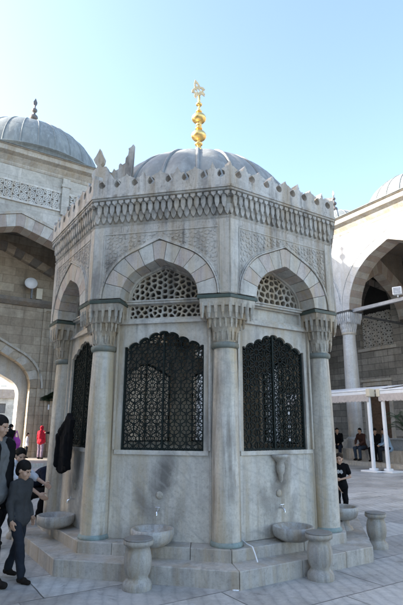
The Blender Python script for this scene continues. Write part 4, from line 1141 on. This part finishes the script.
    if skirt:
        mb = MB(); z1 = P['waist'].z; n = 36; rings = []
        for j in range(9):
            t = j/8; r = (.14+.15*t)*k*girth; z = z1*(1-t)+.03*t
            c = P['waist'].lerp(V(P['pelvis'].x, P['pelvis'].y, 0), t)
            rings += [(c.x+r*(1+.06*t*math.sin(7*2*PI*i/n))*math.cos(2*PI*i/n), c.y+r*.85*(1+.06*t*math.sin(7*2*PI*i/n+1))*math.sin(2*PI*i/n), z) for i in range(n)]
        mb.add(rings, [(j*n+i, (j+1)*n+i, (j+1)*n+(i+1) % n, j*n+(i+1) % n) for j in range(8) for i in range(n)], 0, True); mb.build('skirt', M[skirt], e)
    if legs:
        bm = bmesh.new()
        capsule(bm, P['pelvis']+hip_side*.055*k, P['pelvis']-hip_side*.055*k-up*.03*k, .112*g, .112*g)
        for s in ('l', 'r'):
            capsule(bm, P['h'+s], P['k'+s], .094*g, .070*k); capsule(bm, P['k'+s], P['a'+s]+(P['k'+s]-P['a'+s]).normalized()*.03*k, .074*k, .060*k)
        fuse(bm, 'trousers', M[legs], e, voxel, 2, .012)
    for s in ('l', 'r'):
        bm = bmesh.new(); td = (toe or {}).get(s, V(0, -1, 0)).normalized(); a = P['a'+s]
        capsule(bm, a+V(0, 0, -.03*k)-td*.03*k, a+td*.06*k+V(0, 0, -.03*k), .045*k, .046*k); capsule(bm, a+td*.04*k+V(0, 0, -.045*k), a+td*.155*k+V(0, 0, -.052*k), .042*k, .034*k)
        fuse(bm, 'shoe', M[shoes], e, voxel*.9, 2)
    return e, P, k
FX = R(90)   # rz so that the figure faces +X (right in the picture)
# 1 man at the left edge, walking right
man, _, _ = person((-2.27, 5.62, 0), R(72), 1.72, 'man in grey shirt and open black jacket walking at the left edge of the picture',
    pose=dict(kr=(-.10,-.16,.52), ar=(-.10,-.20,.09), kl=(.09,.10,.50), al=(.09,.38,.13), hl=(.09,.0,.92), el=(.24,.06,1.14), wl=(.25,-.04,.90), er=(-.24,-.02,1.13), wr=(-.22,-.16,.90)), look=R(10), tilt=R(14), skin='skin2', top=('c_ltgrey', 'long'), coat='c_black', legs='c_black', voxel=.010, girth=1.05)
# 2 boy beside him
person((-1.99, 5.72, 0), R(68), 1.20, 'boy in dark grey pullover and dark jeans walking beside the man', headscale=1.26,
    pose=dict(kr=(-.09,-.14,.52), ar=(-.09,-.22,.085), kl=(.09,.06,.50), al=(.09,.22,.12), el=(.20,.03,1.15), wl=(.20,-.08,.92), er=(-.21,.03,1.14), wr=(-.22,-.05,.90)), look=R(12), tilt=R(18), top=('c_grey', 'long'), legs='c_djeans', voxel=.0085, skin='skin2')
# 3 boy in a white shirt bending to the basin
person((-2.66, 7.15, 0), R(80), 1.55, 'boy in white shirt behind the walking boy, stooping and stretching an arm towards the basin',
    pose=dict(pelvis=(0,.30,.88), waist=(0,.22,1.0), chest=(0,.02,1.13), neck=(0,-.12,1.25), head=(0,-.14,1.34), sl=(.18,-.05,1.20), sr=(-.18,-.05,1.20), hl=(.09,.3,.86), hr=(-.09,.3,.86), kl=(.1,.12,.50), kr=(-.1,.10,.50), al=(.1,.28,.085), ar=(-.1,.2,.085),
              el=(.20,-.28,1.02), wl=(.16,-.50,.92), er=(-.18,-.30,.98), wr=(-.12,-.56,.80)), look=R(-35), tilt=R(20), top=('c_white', 'rolled'), legs='c_black', voxel=.011, skin='skin')
# 4 person seated on the stool, bent to wash the feet
person((-2.72, 8.30, 0), R(78), 1.72, 'person in dark navy shirt and trousers bending over the left basin to wash',
    pose=dict(pelvis=(0,.08,.58), waist=(0,-.02,.72), chest=(0,-.22,.86), neck=(0,-.38,.95), head=(0,-.50,.98), sl=(.18,-.28,.92), sr=(-.18,-.28,.92), hl=(.10,.05,.55), hr=(-.10,.05,.55), kl=(.14,-.34,.62), kr=(-.12,-.32,.60), al=(.14,-.30,.26), ar=(-.10,-.22,.26),
              el=(.24,-.40,.66), wl=(.14,-.56,.48), er=(-.24,-.42,.66), wr=(-.10,-.52,.46)), look=0, tilt=R(55), top=('c_navy', 'short'), legs='c_black', voxel=.011, skin='skin')
# 5 boy leaning beyond the right column
bo, BP, bk = person((2.55, 9.3, 0), R(-18), 1.13, 'boy in black T-shirt with pale chest print, arms crossed beside the right column', headscale=1.28,
    pose=dict(el=(.27,-.04,1.14), wl=(.02,-.17,1.08), er=(-.24,-.10,1.14), wr=(-.06,-.20,.86)), look=R(-8), tilt=R(8), top=('c_black', 'short'), legs='c_black', voxel=.009, skin='skin', hair='hair_b')
mb = MB(); pr_ = []
mb.prism([(-.05, .80), (-.02, .79), (.0, .81), (.03, .785), (.055, .81), (.045, .85), (.02, .86), (0, .84), (-.02, .86), (-.05, .85)][::-1], -.112, -.094); mb.build('chest_print', cloth('pale_print', (.5,.5,.5)), bo)
# far people, left
person((-7.24, 22.75, .15), R(160), 1.45, 'woman in long red headscarf with pale purple trousers standing on the left platform', scarf='c_red', top=('c_red', 'long'), legs='c_lilac', voxel=.016, hands=False, girth=1.15)
person((-8.06, 23.3, .15), R(110), 1.12, 'small child in white top and dark trousers standing beside the woman in red', top=('c_white', 'long'), legs='c_djeans', voxel=.014, hands=False, hair='hair_b', headscale=1.2)
person((-6.62, 22.9, .15), R(-75), 1.55, 'woman in black cloak stretching an arm out beside the woman in red', scarf='c_black', top=('c_black', 'long'), skirt='c_black', legs=None, pose=dict(el=(.3,-.2,1.30), wl=(.28,-.48,1.30), er=(-.25,-.2,1.25), wr=(-.2,-.5,1.28)), voxel=.016, hands=False)
wb, _, _ = person((-7.95, 20.9, .0), R(60), 1.66, 'woman in black cloak with a purple shoulder bag walking near the gate', scarf='c_black', top=('c_black', 'long'), skirt='c_black', legs=None, voxel=.016, hands=False, girth=1.1)
bm = bmesh.new(); ell(bm, (0,0,.22), (.20,.09,.24)); capsule(bm, (-.12,0,.36), (0,0,.72), .018, .018); capsule(bm, (.12,0,.36), (0,0,.72), .018, .018)
bag = fuse(bm, 'shoulder_bag', M['c_purple'], None, .015, 3, .01); bag.location = (-7.60, 20.65, .68); tag(bag, 'purple shoulder bag hanging from the arm of the woman in black', 'bag')
# seated men, right
def seated(s, d, lab, **kw):
    loc = RP(s, d, .17)
    return person(loc, R(-57.4)+kw.pop('turn', 0), 1.72, lab, group='people sitting on the arcade ledge', voxel=.014, hands=False,
        pose=dict(pelvis=(0,.10,.62), waist=(0,.06,.78), chest=(0,.0,1.0), neck=(0,-.06,1.17), head=(0,-.10,1.31), sl=(.18,-.03,1.12), sr=(-.18,-.03,1.12), hl=(.1,.06,.58), hr=(-.1,.06,.58), kl=(.15,-.36,.54), kr=(-.14,-.36,.54), al=(.14,-.34,.09), ar=(-.13,-.30,.09),
        el=(.24,-.12,.84), wl=(.10,-.34,.70), er=(-.24,-.12,.84), wr=(-.08,-.34,.70), **kw.pop('pp', {})), **kw)
def s_of(x, y, d):   # place where the picture shows the sitter's hips
    return None
seated(-9.85, 14.2, 'person in dark jacket sitting at far left of the ledge, leaning sideways', top=('c_black', 'long'), legs='c_navy', turn=R(30), look=R(20))
seated(-8.45, 14.2, 'man in dark maroon jacket and blue jeans sitting on the ledge below the column', top=('c_brown', 'long'), legs='c_jeans', tilt=R(10))
seated(-7.62, 14.2, 'man in black sitting on the ledge between the two awning posts', top=('c_black', 'long'), legs='c_black', tilt=R(20), look=R(25))
seated(-7.12, 14.2, 'person in light blue shirt sitting on the ledge at the right awning post', top=('c_blue', 'long'), legs='c_djeans', turn=R(-35), tilt=R(5))

# ------------------------------------------------------------------ black jacket on the lattice
JO = [(.10, 1.76), (-.02, 1.70), (-.16, 1.63), (-.27, 1.55), (-.32, 1.25), (-.33, 1.0), (-.18, .96), (-.02, .99), (.22, 1.04), (.26, 1.3), (.27, 1.68)]
bm = bmesh.new()
def slab(pts, y0, y1):
    n = len(pts); vs = [bm.verts.new((x, y0, z)) for x, z in pts]+[bm.verts.new((x, y1, z)) for x, z in pts]
    bm.faces.new(vs[:n]); bm.faces.new(vs[n:][::-1])
    for i in range(n): bm.faces.new((vs[i], vs[i+n], vs[(i+1) % n+n], vs[(i+1) % n]))
    bmesh.ops.recalc_face_normals(bm, faces=bm.faces)
slab(JO, -.075, .0)
lx, rx = min(p[0] for p in JO), max(p[0] for p in JO)
capsule(bm, (lx+.05, -.08, 1.45), (lx+.05, -.09, 1.08), .05, .042); capsule(bm, (rx-.10, -.08, 1.45), (rx-.08, -.09, 1.12), .05, .042)
capsule(bm, (rx-.16, -.05, 1.70), (lx+.12, -.06, 1.52), .035, .06); capsule(bm, (rx-.12, -.05, 1.70), (rx-.08, -.06, 1.52), .035, .05)
jk = fuse(bm, 'hanging_jacket', M['c_black'], None, .010, 4, .014); jk.scale = (.82, .8, 1)
th = R(-57.416); jk.location = (FC[0]+2.10*math.sin(th), FC[1]-2.10*math.cos(th), 0); jk.rotation_euler = (0, 0, th); tag(jk, 'black jacket hanging from the lattice on the left face of the fountain', 'jacket')
# litter
bm = bmesh.new()
for i in range(7): ell(bm, (random.uniform(-.07,.07), random.uniform(-.04,.04), .006), (.03,.02,.008))
lt = fuse(bm, 'crumpled_paper', M['white_paint'], None, .004, 1, .006); lt.scale = (.7, .7, .7); lt.location = (.36, 5.44, .0); tag(lt, 'crumpled white paper lying on the paving before the front step', 'litter')

# ------------------------------------------------------------------ ground
def ground_mat():
    m, nt, bs, L = newmat('marble_paving')
    g = nt.nodes.new('ShaderNodeNewGeometry').outputs['Position']
    v = mapping(nt, g, (1,1,1), (0, 0, R(-32.6)))
    wob = mix(nt, .03, v, noise(nt, v, 1.3, 3).outputs['Color'], 'ADD')
    br = nt.nodes.new('ShaderNodeTexBrick'); br.inputs['Scale'].default_value = 1; br.inputs['Brick Width'].default_value = 1.55; br.inputs['Row Height'].default_value = .74
    br.inputs['Mortar Size'].default_value = .008; br.inputs['Mortar Smooth'].default_value = .25; br.inputs['Color1'].default_value = (0,0,0,1); br.inputs['Color2'].default_value = (1,1,1,1); br.inputs['Mortar'].default_value = (.5,.5,.5,1); br.offset = .37; br.squash = 1.35; br.squash_frequency = 3
    L(wob, br.inputs['Vector'])
    rc = ramp(nt, [(0, (.31,.30,.285)), (.35, (.41,.395,.37)), (.7, (.47,.455,.425)), (1, (.58,.56,.52))]); L(br.outputs['Color'], rc.inputs[0])
    # veins whose direction shifts from slab to slab
    sh = mix(nt, 1., v, mix(nt, 1, br.outputs['Color'], (9, 5, 0), 'MULTIPLY'), 'ADD')
    wv = nt.nodes.new('ShaderNodeTexWave'); wv.inputs['Scale'].default_value = 2.2; wv.inputs['Distortion'].default_value = 3.2; wv.inputs['Detail'].default_value = 6; wv.inputs['Detail Scale'].default_value = .9; wv.inputs['Detail Roughness'].default_value = .65
    L(mapping(nt, sh, (1, 1, 1), (0, 0, R(24))), wv.inputs['Vector'])
    vr = ramp(nt, [(0, (.70,.71,.73)), (.12, (.92,.92,.93)), (.6, (1.03,1.03,1.03)), (1, (1.1,1.1,1.09))]); L(wv.outputs['Fac'], vr.inputs[0])
    c = mix(nt, .55, rc.outputs[0], vr.outputs[0], 'MULTIPLY')
    d = ramp(nt, [(.34, (.52,.50,.46)), (.52, (1,1,1))]); L(noise(nt, g, .8, 9, .72, .4).outputs[0], d.inputs[0]); c = mix(nt, .75, c, d.outputs[0], 'MULTIPLY')
    d = ramp(nt, [(.3, (.7,.7,.7)), (.6, (1.05,1.05,1.05))]); L(noise(nt, g, 12, 9, .75).outputs[0], d.inputs[0]); c = mix(nt, .8, c, d.outputs[0], 'MULTIPLY')
    sp = ramp(nt, [(.59, (0,0,0)), (.66, (1,1,1))]); L(noise(nt, mapping(nt, g, loc=(4, 9, 0)), 3.6, 9, .7, .6).outputs[0], sp.inputs[0]); ms = nt.nodes.new('ShaderNodeMath'); ms.operation = 'MULTIPLY'; ms.inputs[1].default_value = .6; L(sp.outputs[0], ms.inputs[0]); c = mix(nt, ms.outputs[0], c, (.10,.095,.09))
    jn = ramp(nt, [(.25, (.25,.25,.25)), (.5, (1,1,1))]); L(noise(nt, g, 1.9, 5).outputs[0], jn.inputs[0])
    mj = nt.nodes.new('ShaderNodeMath'); mj.operation = 'MULTIPLY'; L(br.outputs['Fac'], mj.inputs[0]); L(jn.outputs[0], mj.inputs[1])
    c = mix(nt, mj.outputs[0], c, (.10,.095,.088))
    L(c, bs.inputs['Base Color'])
    rr = ramp(nt, [(.3, (.30,.30,.30)), (.7, (.62,.62,.62))]); L(noise(nt, g, 1.6, 6).outputs[0], rr.inputs[0]); L(rr.outputs[0], bs.inputs['Roughness'])
    sb_ = nt.nodes.new('ShaderNodeMath'); sb_.operation = 'SUBTRACT'; L(noise(nt, g, 7, 8, .7).outputs[0], sb_.inputs[0]); L(br.outputs['Fac'], sb_.inputs[1])
    bump(nt, sb_.outputs[0], bs, .35, .012)
    return m
mb = MB(); nG = 24
mb.add([(-400, -400, 0), (400, -400, 0), (400, 400, 0), (-400, 400, 0)], [(0, 1, 2, 3)])
gr = mb.build('ground', ground_mat()); gr['kind'] = 'structure'

# ------------------------------------------------------------------ camera, light, sky
cam = bpy.data.cameras.new('camera'); co = bpy.data.objects.new('camera', cam); COL.objects.link(co)
cam.sensor_fit = 'HORIZONTAL'; cam.sensor_width = 36; cam.lens = 482.2/403*36; cam.clip_end = 2000; cam.clip_start = .05
co.location = (0, 0, 1.6)
co.rotation_euler = (Matrix.Rotation(PI/2+.252, 3, 'X') @ Matrix.Rotation(.006, 3, 'Z')).to_euler()
scene.camera = co
SUN_EL = 25.9; SUN_V = Vector((-16.96, -.04, 8.24)).normalized()
sl = bpy.data.lights.new('sun', 'SUN'); sl.energy = 4.0; sl.angle = R(.5); sl.color = (1, .94, .86)
so = bpy.data.objects.new('sun', sl); COL.objects.link(so); so.rotation_euler = SUN_V.to_track_quat('Z', 'Y').to_euler(); so.location = (-20, 0, 30)
w = bpy.data.worlds.new('World'); scene.world = w; w.use_nodes = True; nt = w.node_tree
bg = nt.nodes['Background']; sky = nt.nodes.new('ShaderNodeTexSky'); sky.sky_type = 'NISHITA'; sky.sun_disc = False
sky.sun_elevation = R(SUN_EL); sky.sun_rotation = math.atan2(SUN_V.x, SUN_V.y); sky.altitude = 50; sky.air_density = 1.0; sky.dust_density = 2.2; sky.ozone_density = 1.0
nt.links.new(sky.outputs[0], bg.inputs[0]); bg.inputs[1].default_value = .15
vs = scene.view_settings; vs.view_transform = 'Standard'; vs.look = 'None'; vs.gamma = 1; vs.exposure = 2.0; vs.use_curve_mapping = False
scene.render.engine = 'CYCLES'
